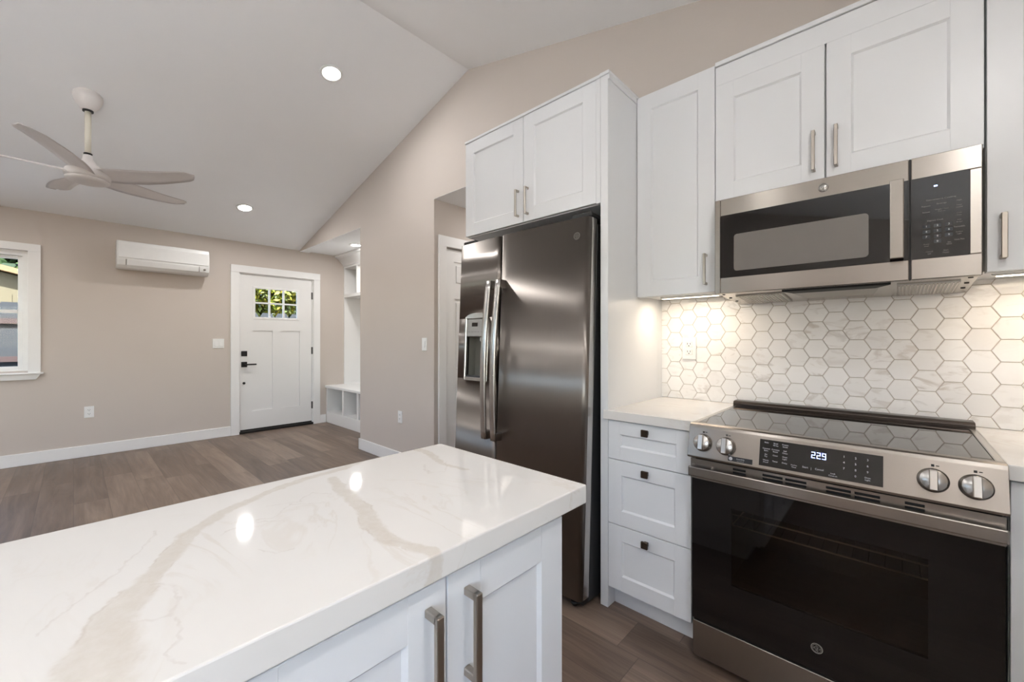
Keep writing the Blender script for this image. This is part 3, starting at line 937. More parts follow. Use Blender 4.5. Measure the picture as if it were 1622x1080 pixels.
# ------------------------------------------------------------------ ceiling fan
FX, FY = -4.19, 0.07
fan = thing('ceiling_fan', (FX, FY, ceil_z(FX)), 'white five-blade ceiling fan hanging from the sloped ceiling', 'ceiling fan')
mb = MB()
cz = ceil_z(FX)
prof = [(0.0, 0.05), (0.072, 0.045), (0.078, 0.0), (0.076, -0.02), (0.062, -0.055), (0.04, -0.085), (0.028, -0.092), (0.0, -0.092)]
mb.lathe(prof, (FX, FY, cz - 0.012), 'z', 32)
obj('canopy', mb, M['fanwhite'], fan)
mb = MB(); mb.lathe([(0.0265, -0.001), (0.029, -0.001), (0.029, -0.012), (0.0, -0.012)], (FX, FY, cz - 0.1035), 'z', 24)
obj('collar', mb, M['black'], fan, label='black collar under the canopy')
mb = MB(); mb.lathe([(0.018, 0), (0.023, 0), (0.023, -0.014), (0.018, -0.014)], (FX, FY, 2.525), 'z', 24)
obj('collar', mb, M['black'], fan, label='black collar above the motor')
mb = MB(); mb.lathe([(0.017, 2.51), (0.017, cz - 0.06)], (FX, FY, 0), 'z', 20)
obj('downrod', mb, M['rodcream'], fan, label='cream downrod')
mb = MB()
mb.lathe([(0.0, 2.512), (0.026, 2.511), (0.03, 2.48), (0.045, 2.455), (0.085, 2.42), (0.115, 2.395), (0.122, 2.37), (0.118, 2.345), (0.0, 2.343)], (FX, FY, 0), 'z', 40)
obj('motor_housing', mb, M['fanwhite'], fan)
mb = MB()
mb.lathe([(0.0, 2.342), (0.116, 2.340), (0.112, 2.326), (0.09, 2.318), (0.0, 2.314)], (FX, FY, 0), 'z', 40)
obj('bottom_cap', mb, M['fanwhite'], fan)
for k in range(5):
    a = math.radians(-21.5 + 72 * k)
    er = Vector((math.cos(a), math.sin(a), 0))
    et = Vector((-math.sin(a), math.cos(a), 0))
    secs = []
    NS = 18
    for i in range(NS + 1):
        t = i / NS
        r = 0.075 + (0.70 - 0.075) * t
        wd = 0.20 * (1 - 0.35 * t) * (0.72 + 0.28 * math.sin(min(1, t * 2.2) * PI / 2))
        if t > 0.88:
            wd *= math.sqrt(max(0.02, 1 - ((t - 0.88) / 0.12) ** 2 * 0.97))
        pitch = -math.radians(18 - 10 * t)
        sweep = 0.03 * math.sin(t * PI) - 0.02 * t
        zc_ = 2.375 + 0.02 * t * t
        th = 0.007 * (1 - 0.4 * t)
        cen = Vector((FX, FY, zc_)) + er * r + et * sweep
        ev = et * math.cos(pitch) + Vector((0, 0, 1)) * math.sin(pitch)
        nn = er.cross(ev).normalized()
        sec = []
        for u, v in ((-0.5, 0), (-0.3, 0.8), (0, 1), (0.3, 0.8), (0.5, 0), (0.3, -0.3), (0, -0.4), (-0.3, -0.3)):
            camber = 0.008 * (1 - (2 * u) ** 2)
            sec.append(cen + ev * (u * wd) + nn * (v * th * 0.6 + camber))
        secs.append(sec)
    mb = MB(); mb.sweep_xs(secs)
    obj('blade', mb, M['fanwhite'], fan)

# ------------------------------------------------------------------ air conditioner
ac = thing('air_conditioner', (XL, 0.70, 1.955), 'white split air conditioner high on the beige entry wall', 'air conditioner')
ay0, ay1 = 0.306, 1.092
def ac_prof(dx=0.0):
    return [(XL + 0.0005, 1.972), (XL + 0.0005, 2.245), (XL + 0.14, 2.25), (XL + 0.176, 2.243), (XL + 0.196, 2.215), (XL + 0.202, 2.12), (XL + 0.198, 2.045), (XL + 0.185, 1.99), (XL + 0.15, 1.962), (XL + 0.06, 1.955)]
mb = MB()
mb.prism(ac_prof(), 'y', ay0, ay1, bev=0.006, seg=2)
obj('body', mb, M['plastic'], ac)
mb = MB()
mb.prism([(XL + 0.203, 2.065), (XL + 0.2075, 2.067), (XL + 0.206, 2.20), (XL + 0.198, 2.235), (XL + 0.19, 2.239), (XL + 0.199, 2.2)], 'y', ay0 + 0.012, ay1 - 0.012, bev=0.001)
obj('front_panel', mb, M['plastic'], ac)
mb = MB()
mb.prism([(XL + 0.2025, 2.046), (XL + 0.206, 2.046), (XL + 0.193, 1.992), (XL + 0.16, 1.963), (XL + 0.157, 1.966), (XL + 0.188, 1.992)], 'y', ay0 + 0.075, ay1 - 0.10, bev=0.001)
obj('louver', mb, M['plastic'], ac)
for y in (ay0 + 0.068, ay1 - 0.099):
    mb = MB(); mb.box(XL + 0.19, XL + 0.2015, y, y + 0.006, 1.99, 2.05)
    obj('seam', mb, M['printdim'], ac, label='grey slot beside the louver')
mb = MB(); mb.lathe([(0.012, 0), (0.012, 0.006), (0, 0.007)], (XL + 0.195, ay1 - 0.045, 2.02), 'x', 16)
obj('sensor', mb, M['printdim'], ac, label='small round grey sensor')

# ------------------------------------------------------------------ entry nook: hall tree
ht = thing('hall_tree', (-5.2, 3.09, 0), 'white built-in bench with cubbies and upper shelf in the entry nook', 'built-in bench')
hx0, hx1 = XL + 0.002, -4.315
BY = 2.53
mb = MB()
mb.box(hx0, hx1, BY + 0.012, 3.098, 0.0, 0.158)
mb.box(hx0, hx1, BY, BY + 0.012, 0.0, 0.158, 0.002)
obj('plinth', mb, M['trim'], ht)
mb = MB(); mb.box(hx0, hx1, BY - 0.02, 3.098, 0.505, 0.54, 0.004)
obj('bench_seat', mb, M['trim'], ht)
for x in (hx0, -5.575, -5.149, -4.725, hx1 - 0.03):
    mb = MB(); mb.box(x, x + (0.05 if x != hx0 else 0.035) * (1 if x < -4.4 else 0.6), BY, 3.08, 0.158, 0.505)
    obj('divider', mb, M['trim'], ht)
mb = MB(); mb.box(hx0, hx1, 3.08, 3.098, 0.158, 0.505)
mb.box(hx0 + 0.02, hx1, 3.08, 3.098, 0.54, 2.30)
obj('back_panel', mb, M['trim'], ht)
UY = 2.79
for x in (hx0, hx1 - 0.022):
    mb = MB(); mb.box(x, x + 0.02, UY, 3.098, 0.54, 2.30)
    obj('side_panel', mb, M['trim'], ht)
mb = MB(); mb.box(hx0 + 0.02, hx1 - 0.022, UY, 3.08, 1.84, 1.885)
obj('shelf', mb, M['trim'], ht)
for x in (-5.70, -5.25, -4.80):
    mb = MB(); mb.box(x, x + 0.03, UY + 0.003, 3.08, 1.885, 2.28)
    obj('cubby_divider', mb, M['trim'], ht)
mb = MB()
mb.box(hx0, hx1, UY - 0.001, 3.098, 2.28, 2.32)
mb.prism([(UY, 2.30), (UY - 0.012, 2.31), (UY - 0.02, 2.33), (UY - 0.075, 2.385), (UY - 0.10, 2.41), (UY - 0.14, 2.425), (UY - 0.14, 2.4515), (UY, 2.4515)], 'x', hx0, hx1)
obj('crown_moulding', mb, M['trim'], ht)

# ------------------------------------------------------------------ kitchen helpers
def shaker(mb, x0, x1, z0, z1, yf, th=0.02, rail=0.072, deep=0.007, top=None):
    """shaker front facing -Y with its face at yf"""
    top = top or rail
    e = 0.0012
    mb.box(x0, x0 + rail, yf, yf + th, z0, z1, e)
    mb.box(x1 - rail, x1, yf, yf + th, z0, z1, e)
    mb.box(x0 + rail - e, x1 - rail + e, yf, yf + th, z1 - top, z1, e)
    mb.box(x0 + rail - e, x1 - rail + e, yf, yf + th, z0, z0 + rail, e)
    a, b, c, d = x0 + rail, x1 - rail, z0 + rail, z1 - top
    s = 0.006
    # sloped sticking around the flat panel
    t = bmesh.new()
    o = [t.verts.new(p) for p in ((a, yf + 0.001, c), (b, yf + 0.001, c), (b, yf + 0.001, d), (a, yf + 0.001, d))]
    i = [t.verts.new(p) for p in ((a + s, yf + deep, c + s), (b - s, yf + deep, c + s), (b - s, yf + deep, d - s), (a + s, yf + deep, d - s))]
    for k in range(4):
        t.faces.new((o[k], o[(k + 1) % 4], i[(k + 1) % 4], i[k]))
    t.faces.new(i)
    bmesh.ops.recalc_face_normals(t, faces=list(t.faces))
    for f in t.faces:
        if f.normal.y > 0:
            f.normal_flip()
    mb.absorb(t)
    mb.box(a - 0.004, b + 0.004, yf + deep + 0.001, yf + th, c - 0.004, d + 0.004)
    return mb

def bar_handle(x, z0, z1, yf, out=0.032, w=0.011, mat=None):
    """square bar pull on a front facing -Y"""
    mb = MB()
    mb.box(x - w / 2, x + w / 2, yf - out, yf - out + w * 0.8, z0, z1, 0.0015)
    for z in (z0 + w / 2, z1 - w / 2):
        mb.box(x - w / 2, x + w / 2, yf - out + w * 0.4, yf - 0.0003, z - w / 2, z + w / 2, 0.0015)
    return mb

WB = 2.2265           # back of base units
# ------------------------------------------------------------------ refrigerator cabinet and tall end panel
fc = thing('wall_cabinet', (-1.45, 2.15, 1.826), 'white two-door cabinet above the stainless refrigerator', 'cabinet')
mb = MB()
mb.box(-1.922, -0.9815, 1.662, 2.158, 1.826, 2.395)
mb.box(-1.003, -0.9815, 1.640, 1.662, 1.826, 2.395)
mb.box(-1.926, -0.9815, 1.636, 2.158, 2.396, 2.411, 0.002)
obj('carcass', mb, M['cab'], fc)
for (a, b, hx) in ((-1.921, -1.4515, -1.484), (-1.4485, -1.0045, -1.416)):
    mb = MB(); shaker(mb, a, b, 1.83, 2.394, 1.64)
    d = obj('cabinet_door', mb, M['cab'], fc)
    obj('handle', bar_handle(hx, 1.862, 2.006, 1.64), M['nickel'], d, label='brushed nickel bar handle')

ep = thing('end_panel', (-0.96, 1.93, 0), 'tall white end panel between refrigerator and drawer cabinet', 'panel')
mb = MB(); mb.box(-0.979, -0.9405, 1.637, 2.158, 0.0, 2.395, 0.0015)
mb.box(-0.979, -0.9405, 2.1585, WB, 0.0, 2.40)
obj('panel', mb, M['cab'], ep)
mb = MB(); mb.box(-0.981, -0.933, 1.632, 2.158, 2.396, 2.411, 0.002)
mb.box(-0.9404, -0.934, 1.637, 1.905, 2.372, 2.395, 0.001)
obj('top_trim', mb, M['cab'], ep)

# ------------------------------------------------------------------ refrigerator (leans back a little on its raised front feet)
LEAN = math.radians(2.5)
fr_loc = Vector((-1.447, 1.62, 0.045))
fg = thing('refrigerator', (0, 0, 0), 'stainless side-by-side refrigerator with water dispenser', 'refrigerator')
FXL, FXR, FSP = -1.897, -0.999, -1.543
zb, zt = 0.03, 1.735
def door_prof(x0, x1, front, back, bulge, r=0.022, n=10):
    """plan outline of a door with rounded front corners and a gently bowed face, relative to the pivot"""
    cxm, hw = (FXL + FXR) / 2, (FXR - FXL) / 2
    pts = [(x0, back), (x0, front + r)]
    for i in range(1, n + 1):
        pass
    xs = [x0 + r * (1 - math.cos(a)) for a in [PI / 2 * k / 5 for k in range(6)]]
    ys = [front + r * (1 - math.sin(a)) for a in [PI / 2 * k / 5 for k in range(6)]]
    left = list(zip(xs, ys))
    xs2 = [x1 - r * (1 - math.cos(a)) for a in [PI / 2 * k / 5 for k in range(5, -1, -1)]]
    ys2 = [front + r * (1 - math.sin(a)) for a in [PI / 2 * k / 5 for k in range(5, -1, -1)]]
    right = list(zip(xs2, ys2))
    mid = []
    for k in range(1, 12):
        x = (x0 + r) + (x1 - x0 - 2 * r) * k / 12
        mid.append((x, front))
    allp = [(x0, back)] + left + mid + right + [(x1, back)]
    out = []
    for x, y in allp:
        out.append((x, y - (bulge * (1 - ((x - cxm) / hw) ** 2) if y < back - 0.001 else 0)))
    return out
# local geometry is built around the pivot line y = 0 (back of the doors), z = 0 at the feet
mb = MB(); mb.box(FXL + 0.006, FXR - 0.006, 0.008, 0.50, 0.0, 1.72, 0.004)
mb.box(FXL + 0.02, FXR - 0.02, -0.002, 0.01, 0.08, 1.70)
obj('case', mb, M['fridgecase'], fg, label='dark grey case')
def door_mesh(x0, x1, hole=None):
    mb = MB()
    prof = door_prof(x0, x1, -0.068, -0.004, 0.016)
    mb.prism(prof, 'z', zb, zt, mat=M['ss_fridge'], smooth=True)
    return mb
fd = obj('refrigerator_door', door_mesh(FSP + 0.003, FXR), None, fg)
def face_y(x):
    cxm, hw = (FXL + FXR) / 2, (FXR - FXL) / 2
    return -0.068 - 0.016 * (1 - ((x - cxm) / hw) ** 2)
# bright side edge of the right door
mb = MB(); mb.box(FXR + 0.0003, FXR + 0.0012, -0.046, -0.006, zb + 0.004, zt - 0.002)
obj('door_edge', mb, M['ss_side'], fd, label='bright polished door edge')
# freezer door, built in pieces around the dispenser recess
DX0, DX1, DZ0, DZ1 = -1.80, -1.625, 0.955, 1.30
mb = MB()
prof = door_prof(FXL, FSP - 0.003, -0.068, -0.004, 0.016)
def clip(prof, a, b):
    front = [p for p in prof if p[1] < -0.0041 and a - 1e-6 <= p[0] <= b + 1e-6]
    f = sorted(front)
    pts = [(a, -0.004)] if not f or f[0][0] > a + 1e-6 else []
    res = []
    if a > FXL + 1e-6:
        res.append((a, face_y(a)))
    res += [p for p in prof if p[1] < -0.0041 and a + 1e-6 < p[0] < b - 1e-6 or (p[1] < -0.0041 and ((abs(p[0] - a) < 1e-6 and a <= FXL + 1e-6) or (abs(p[0] - b) < 1e-6 and b >= FSP - 0.0031)))]
    if b < FSP - 0.0031:
        res.append((b, face_y(b)))
    return [(a, -0.004)] + res + [(b, -0.004)]
mb.prism(prof, 'z', zb, DZ0, mat=M['ss_fridge'], smooth=True)
mb.prism(prof, 'z', DZ1, zt, mat=M['ss_fridge'], smooth=True)
mb.prism(clip(prof, FXL, DX0), 'z', DZ0, DZ1, mat=M['ss_fridge'], smooth=True)
mb.prism(clip(prof, DX1, FSP - 0.003), 'z', DZ0, DZ1, mat=M['ss_fridge'], smooth=True)
zd = obj('freezer_door', mb, None, fg)
fy = face_y(-1.71)
# dispenser: frame, control fascia, recess, paddle, tray
mb = MB()
T = 0.009
for e in ((DX0 - T, DX0 + 0.004, DZ0 - T, DZ1 + T), (DX1 - 0.004, DX1 + T, DZ0 - T, DZ1 + T), (DX0, DX1, DZ1 - 0.004, DZ1 + T), (DX0, DX1, DZ0 - T, DZ0 + 0.012)):
    mb.box(e[0], e[1], fy - 0.009, fy + 0.02, e[2], e[3], 0.003)
# arched brow over the fascia
pts = []
for k in range(13):
    a = PI * k / 12
    pts.append(((DX0 + DX1) / 2 + (DX1 - DX0) / 2 * 1.05 * math.cos(a), DZ1 + 0.028 * math.sin(a)))
mb.prism(pts, 'y', fy - 0.008, fy + 0.02)
dsp = obj('dispenser', mb, M['ss_bar'], zd, label='water and ice dispenser')
mb = MB()
mb.box(DX0, DX1, -0.012, -0.006, DZ0, DZ1)
mb.box(DX0, DX0 + 0.004, fy + 0.008, -0.006, DZ0, DZ1)
mb.box(DX1 - 0.004, DX1, fy + 0.008, -0.006, DZ0, DZ1)
obj('dispenser_recess', mb, M['recess'], zd, label='grey dispenser recess')
mb = MB(); mb.box(DX0 + 0.004, DX1 - 0.004, fy - 0.004, -0.012, DZ1 - 0.105, DZ1 - 0.004, 0.003)
obj('dispenser_fascia', mb, M['filter'], zd, label='grey control fascia')
mb = MB(); mb.box(-1.752, -1.705, fy - 0.006, fy - 0.0041, DZ1 - 0.048, DZ1 - 0.026)
obj('dispenser_display', mb, M['blackglass'], zd, label='small black display')
mb = MB()
letters(mb, [(s, -1.775 + 0.026 * i, DZ1 - 0.078, 0.007) for i, s in enumerate(('Water', 'Cubed', 'Crushed', 'Light', 'Lock'))], plane_ny(fy - 0.0046))
obj('dispenser_lettering', mb, M['fridgecase'], zd, label='dark lettering on the fascia')
mb = MB(); mb.prism([(-0.028, DZ1 - 0.125), (-0.016, DZ1 - 0.125), (-0.016, DZ0 + 0.09), (-0.044, DZ0 + 0.085)], 'x', -1.70, -1.655, bev=0.002)
mb.lathe([(0.022, 0.0), (0.022, -0.02), (0.012, -0.03), (0.0, -0.03)], (-1.705, fy + 0.045, DZ1 - 0.105), 'z', 16)
obj('dispenser_paddle', mb, M['cabin'], zd, label='pale dispenser paddle')
mb = MB(); mb.box(DX0 + 0.005, DX1 - 0.005, fy - 0.006, -0.012, DZ0 + 0.003, DZ0 + 0.02, 0.002)
obj('drip_tray', mb, M['fridgecase'], zd, label='dark drip tray')
# bowed handles flanking the split
for x, par in ((FSP - 0.036, zd), (FSP + 0.036, fd)):
    mb = MB()
    secs = []
    z0, z1 = 0.655, 1.488
    for i in range(21):
        t = i / 20
        z = z0 + (z1 - z0) * t
        bow = 0.044 + 0.022 * math.sin(PI * t)
        yc = face_y(x) - bow
        w, dpt = 0.019, 0.009
        sec = []
        for k in range(12):
            a = 2 * PI * k / 12
            sec.append(Vector((x + w * math.copysign(abs(math.cos(a)) ** 0.6, math.cos(a)), yc + dpt * math.copysign(abs(math.sin(a)) ** 0.7, math.sin(a)), z)))
        secs.append(sec)
    mb.sweep_xs(secs)
    for z in (z0 + 0.02, z1 - 0.02):
        mb.box(x - 0.018, x + 0.018, face_y(x) - 0.046, face_y(x) + 0.003, z - 0.022, z + 0.022, 0.005, seg=2)
    obj('handle', mb, M['ss_bar'], par, label='long bowed steel handle')
mb = MB(); emblem(mb, (-1.062, 1.652), 0.017, plane_ny(face_y(-1.062) - 0.0012), M['printdim'])
obj('badge', mb, None, fd, label='round maker badge')
for a in (FXR - 0.11, FXL + 0.004):
    mb = MB(); mb.box(a, a + 0.106, -0.05, 0.09, zt + 0.002, zt + 0.028, 0.006)
    obj('hinge_cover', mb, M['black'], fg, label='black hinge cover')
mb = MB(); mb.box(FXL + 0.01, FXR - 0.01, -0.03, 0.01, 0.0, 0.026)
obj('base_grille', mb, M['black'], fg, label='black base grille')
for x in (FXL + 0.06, FXR - 0.06):
    mb = MB(); mb.lathe([(0.018, 0.0), (0.018, -0.012), (0.012, -0.014), (0.012, -0.02)], (x, -0.02, -0.001), 'z', 16)
    obj('foot', mb, M['black'], fg, label='black levelling foot')
fg.location = (0, 1.571, 0.022)
fg.rotation_euler = (-LEAN, 0, 0)

# ------------------------------------------------------------------ drawer cabinet
dc = thing('drawer_cabinet', (-0.759, 1.93, 0), 'white three-drawer base cabinet between end panel and range', 'cabinet')
mb = MB()
mb.box(-0.9395, -0.5765, 1.66, WB, 0.10, 0.847)
mb.box(-0.9395, -0.5765, 1.70, 1.715, 0.0, 0.10)
obj('carcass', mb, M['cab'], dc)
for z0, z1, kz, rail in ((0.674, 0.8435, 0.812, 0.058), (0.387, 0.6705, 0.641, 0.064), (0.099, 0.3835, 0.348, 0.066)):
    mb = MB(); shaker(mb, -0.9385, -0.5775, z0, z1, 1.637, rail=rail, deep=0.008)
    d = obj('drawer', mb, M['cab'], dc)
    mb = MB()
    mb.box(-0.767, -0.751, 1.620, 1.6368, kz - 0.008, kz + 0.008)
    mb.box(-0.7735, -0.7445, 1.610, 1.620, kz - 0.0145, kz + 0.0145, 0.002)
    obj('knob', mb, M['bronze'], d, label='square dark bronze knob')

mb = MB(); mb.prism([(-0.956, 1.621), (-0.5635, 1.621), (-0.5635, WB), (-0.9395, WB), (-0.9395, 1.6362), (-0.956, 1.6362)], 'z', 0.848, 0.888, bev=0.0025, seg=2)
obj('countertop', mb, M['quartz2'], label='short pale quartz countertop left of the range', cat='countertop')
mb = MB(); mb.prism([(0.2065, 1.600), (0.49, 1.600), (0.49, -3.3), (1.098, -3.3), (1.098, WB), (0.2065, WB)], 'z', 0.848, 0.888, bev=0.003, seg=2)  # run along the wall is added and unseen, bouncing sunlight up
obj('countertop', mb, M['quartz2'], label='pale quartz countertop right of the range, with an added unseen wall run', cat='countertop')
bc = thing('base_cabinet', (0.6, 1.93, 0), 'white base cabinet at the right edge beside the range', 'cabinet')
mb = MB(); mb.box(0.2125, 1.096, 1.64, WB, 0.10, 0.847); mb.box(0.2125, 1.096, 1.70, 1.72, 0, 0.10)
obj('carcass', mb, M['cab'], bc)
for a, b in ((0.2135, 0.652), (0.655, 1.095)):
    mb = MB(); shaker(mb, a, b, 0.105, 0.843, 1.617)
    d = obj('cabinet_door', mb, M['cab'], bc)
    obj('handle', bar_handle(b - 0.04 if a < 0.3 else a + 0.04, 0.66, 0.80, 1.617), M['nickel'], d, label='brushed nickel bar handle')

sc_ = thing('base_cabinet', (0.8, -0.5, 0), 'white base cabinets added under the unseen wall run of countertop', 'cabinet')  # support for the added counter run, never in view
mb = MB(); mb.box(0.53, 1.096, -3.28, 1.58, 0.10, 0.847); mb.box(0.60, 0.62, -3.28, 1.58, 0, 0.10)
obj('carcass', mb, M['cab'], sc_)

# ------------------------------------------------------------------ backsplash tiles (one tiled sheet)
mb = MB()
BX0, BX1, BZ0, BZ1 = -0.9400, 1.098, 0.889, 1.4155
mb.box(BX0, BX1, 2.2190, 2.2268, BZ0, BZ1, mat=M['grout'])
PW, PH = 0.0682, 0.0785
RV = PW / 1.5 - 0.0014
HH = PH / 2 - 0.0011
def clip_poly(poly, x0, x1, z0, z1):
    def cut(pts, f):
        out = []
        for i in range(len(pts)):
            a, b = pts[i], pts[(i + 1) % len(pts)]
            fa, fb = f(a), f(b)
            if fa >= 0: out.append(a)
            if fa * fb < 0:
                t = fa / (fa - fb)
                out.append((a[0] + (b[0] - a[0]) * t, a[1] + (b[1] - a[1]) * t))
        return out
    for f in (lambda p: p[0] - x0, lambda p: x1 - p[0], lambda p: p[1] - z0, lambda p: z1 - p[1]):
        poly = cut(poly, f)
        if len(poly) < 3: return None
    return poly
for i in range(-18, 14):
    cx_ = 0.2255 + i * PW
    zo = 1.123 + (PH / 2 if i % 2 else 0.0)
    for j in range(-5, 6):
        cz_ = zo + j * PH
        hexp = [(cx_ - RV, cz_), (cx_ - RV / 2, cz_ - HH), (cx_ + RV / 2, cz_ - HH), (cx_ + RV, cz_), (cx_ + RV / 2, cz_ + HH), (cx_ - RV / 2, cz_ + HH)]
        q = clip_poly(hexp, BX0, BX1, BZ0, BZ1)
        if not q: continue
        inner = [(x + (cx_ - x) * 0.03, z + (cz_ - z) * 0.03) for x, z in q]
        t = bmesh.new()
        lo = [t.verts.new((x, 2.2189, z)) for x, z in q]
        md = [t.verts.new((x, 2.2166, z)) for x, z in q]
        hi = [t.verts.new((x, 2.2155, z)) for x, z in inner]
        n = len(q)
        for A, B in ((lo, md), (md, hi)):
            for k in range(n):
                t.faces.new((A[k], A[(k + 1) % n], B[(k + 1) % n], B[k]))
        t.faces.new(hi)
        bmesh.ops.recalc_face_normals(t, faces=list(t.faces))
        if sum(f.normal.y for f in t.faces if len(f.verts) == n) > 0:
            bmesh.ops.reverse_faces(t, faces=list(t.faces))
        mb.absorb(t, M['hex'])
obj('backsplash', mb, None, label='white marbled hexagonal tile backsplash behind the range', cat='backsplash')

# ------------------------------------------------------------------ wall cabinets
c1 = thing('wall_cabinet', (-0.755, 2.15, 1.41), 'narrow white single-door wall cabinet left of the microwave', 'cabinet')
mb = MB(); mb.box(-0.9385, -0.5745, 1.937, 2.158, 1.418, 2.400); mb.box(-0.9385, -0.5745, 2.158, 2.2145, 1.418, 2.400)
mb.box(-0.9385, -0.5745, 1.937, 1.955, 1.41, 1.418)
obj('carcass', mb, M['cab'], c1)
mb = MB(); shaker(mb, -0.9375, -0.5755, 1.412, 2.400, 1.915, top=0.076)
d = obj('cabinet_door', mb, M['cab'], c1)
obj('handle', bar_handle(-0.611, 1.444, 1.580, 1.915), M['nickel'], d, label='brushed nickel bar handle')

c2 = thing('wall_cabinet', (-0.19, 2.15, 1.80), 'white two-door wall cabinet above the microwave', 'cabinet')
mb = MB()
mb.box(-0.5735, 0.2035, 1.937, 2.158, 1.80, 2.386); mb.box(-0.5735, 0.2035, 2.158, 2.2145, 1.80, 2.38)
mb.box(-0.5725, 0.2025, 1.916, 1.937, 2.306, 2.386)
mb.box(-0.5735, 0.2035, 1.909, 2.158, 2.389, 2.408, 0.002)
obj('carcass', mb, M['cab'], c2)
for a, b, hx in ((-0.5725, -0.1925, -0.224), (-0.1865, 0.2005, -0.157)):
    mb = MB(); shaker(mb, a, b, 1.803, 2.3055, 1.915)
    d = obj('cabinet_door', mb, M['cab'], c2)
    obj('handle', bar_handle(hx, 1.836, 1.984, 1.915), M['nickel'], d, label='brushed nickel bar handle')

c3 = thing('wall_cabinet', (0.43, 2.15, 1.407), 'white wall cabinet at the right edge beside the microwave', 'cabinet')
mb = MB(); mb.box(0.2055, 0.66, 1.937, 2.158, 1.416, 2.400); mb.box(0.2055, 0.66, 2.158, 2.2145, 1.416, 2.400)
mb.box(0.2055, 0.66, 1.937, 1.955, 1.407, 1.416)
obj('carcass', mb, M['cab'], c3)
mb = MB(); shaker(mb, 0.2065, 0.659, 1.409, 2.400, 1.915, top=0.076)
d = obj('cabinet_door', mb, M['cab'], c3)
obj('handle', bar_handle(0.238, 1.444, 1.580, 1.915, w=0.013), M['nickel'], d, label='brushed nickel bar handle')

def under_light(x0, x1, label):
    t = thing('under_cabinet_light', ((x0 + x1) / 2, 2.12, 1.4), label, 'under-cabinet light', 'under-cabinet light strips')
    mb = MB(); mb.box(x0, x1, 2.03, 2.055, 1.407, 1.4178, 0.002)
    obj('housing', mb, M['plastic'], t)
    mb = MB(); mb.box(x0 + 0.01, x1 - 0.01, 2.035, 2.05, 1.4052, 1.407)
    obj('led_diffuser', mb, M['ledglow'], t, label='glowing warm diffuser')
    ld = bpy.data.lights.new('strip_light', 'AREA')
    ld.shape = 'RECTANGLE'
    ld.size, ld.size_y = (x1 - x0) - 0.02, 0.015
    ld.energy = UNDER_W
    ld.color = (1.0, 0.84, 0.66)
    lo = bpy.data.objects.new('strip_light', ld)
    lo.parent = t
    lo.location = (0, 2.0425 - 2.12, 1.403 - 1.4)
    COL.objects.link(lo)
under_light(-0.87, -0.59, 'slim warm light strip under the narrow wall cabinet')
under_light(0.23, 0.64, 'slim warm light strip under the wall cabinet at right')

# ------------------------------------------------------------------ microwave
mw = thing('microwave', (-0.18, 2.03, 1.39), 'stainless over-the-range microwave with black glass door', 'microwave')
X0, X1, XS, YFm = -0.553, 0.190, 0.0355, 1.84
ZB, ZT = 1.393, 1.783
mb = MB()
mb.prism([(1.872, ZB + 0.004), (2.21, ZB - 0.02), (2.21, ZT), (1.872, ZT)], 'x', X0 + 0.002, X1 - 0.002)
obj('body', mb, M['ss_bar'], mw)
mb = MB(); mb.box(XS - 0.0022, XS + 0.0022, YFm + 0.002, 1.8715, ZB + 0.001, ZT - 0.001)  # dark filler strip standing in for shade between door and controls
obj('door_gap_shade', mb, M['darkgap'], mw, label='dark strip painted as the shaded gap beside the door')
mb = MB()
mb.box(X0, -0.531, YFm, 1.871, ZB, ZT, 0.002)
mb.box(-0.531, XS - 0.0025, YFm, 1.871, 1.7135, ZT, 0.002)
mb.box(-0.531, XS - 0.0025, YFm, 1.871, ZB, 1.459, 0.002)
md = obj('microwave_door', mb, M['ss'], mw)
def rrect(x0, x1, z0, z1, r, corners=(1, 1, 1, 1), n=6):
    pts = []
    for (cx2, cz2, a0, on) in ((x1 - r, z1 - r, 0, corners[1]), (x0 + r, z1 - r, PI / 2, corners[0]), (x0 + r, z0 + r, PI, corners[3]), (x1 - r, z0 + r, 1.5 * PI, corners[2])):
        if on:
            for k in range(n + 1):
                a = a0 + PI / 2 * k / n
                pts.append((cx2 + r * math.cos(a), cz2 + r * math.sin(a)))
        else:
            pts.append((x1 if a0 in (0, 1.5 * PI) else x0, z1 if a0 in (0, PI / 2) else z0))
    return pts
mb = MB(); mb.prism(rrect(-0.5325, XS - 0.0025, 1.4575, 1.7148, 0.012, (1, 0, 0, 1)), 'y', YFm - 0.0012, 1.86)
gd = obj('door_glass', mb, M['blackglass'], md, label='black glass door face')
mb = MB(); mb.prism(rrect(-0.480, -0.065, 1.482, 1.631, 0.012), 'y', YFm - 0.0018, YFm - 0.0012)
obj('door_window', mb, M['meshwindow'], md, label='smoked grey viewing window')
mb = MB()
mb.box(-0.0125, 0.0215, 1.803, 1.812, 1.462, 1.716, 0.003, seg=2)
mb.box(-0.009, 0.018, 1.811, YFm - 0.0012, 1.466, 1.488, 0.002)
mb.box(-0.009, 0.018, 1.811, YFm - 0.0012, 1.690, 1.712, 0.002)
obj('handle', mb, M['ss'], md, label='flat vertical steel handle')
mb = MB()
mb.lathe([(0.0, -0.0025), (0.0145, -0.0025), (0.0155, -0.0008), (0.0155, 0)], (-0.188, YFm, 1.748), 'y', 28, M['ss_bar'])
emblem(mb, (-0.188, 1.748), 0.0135, plane_ny(YFm - 0.0029), M['printdim'])
obj('badge', mb, None, md, label='round maker badge')
mb = MB()
mb.box(XS + 0.0025, X1, YFm, 1.871, 1.7135, ZT, 0.002)
mb.box(XS + 0.0025, X1, YFm, 1.871, ZB, 1.459, 0.002)
mb.box(0.164, X1, YFm, 1.871, 1.459, 1.7135, 0.002)
cp = obj('control_side', mb, M['ss'], mw)
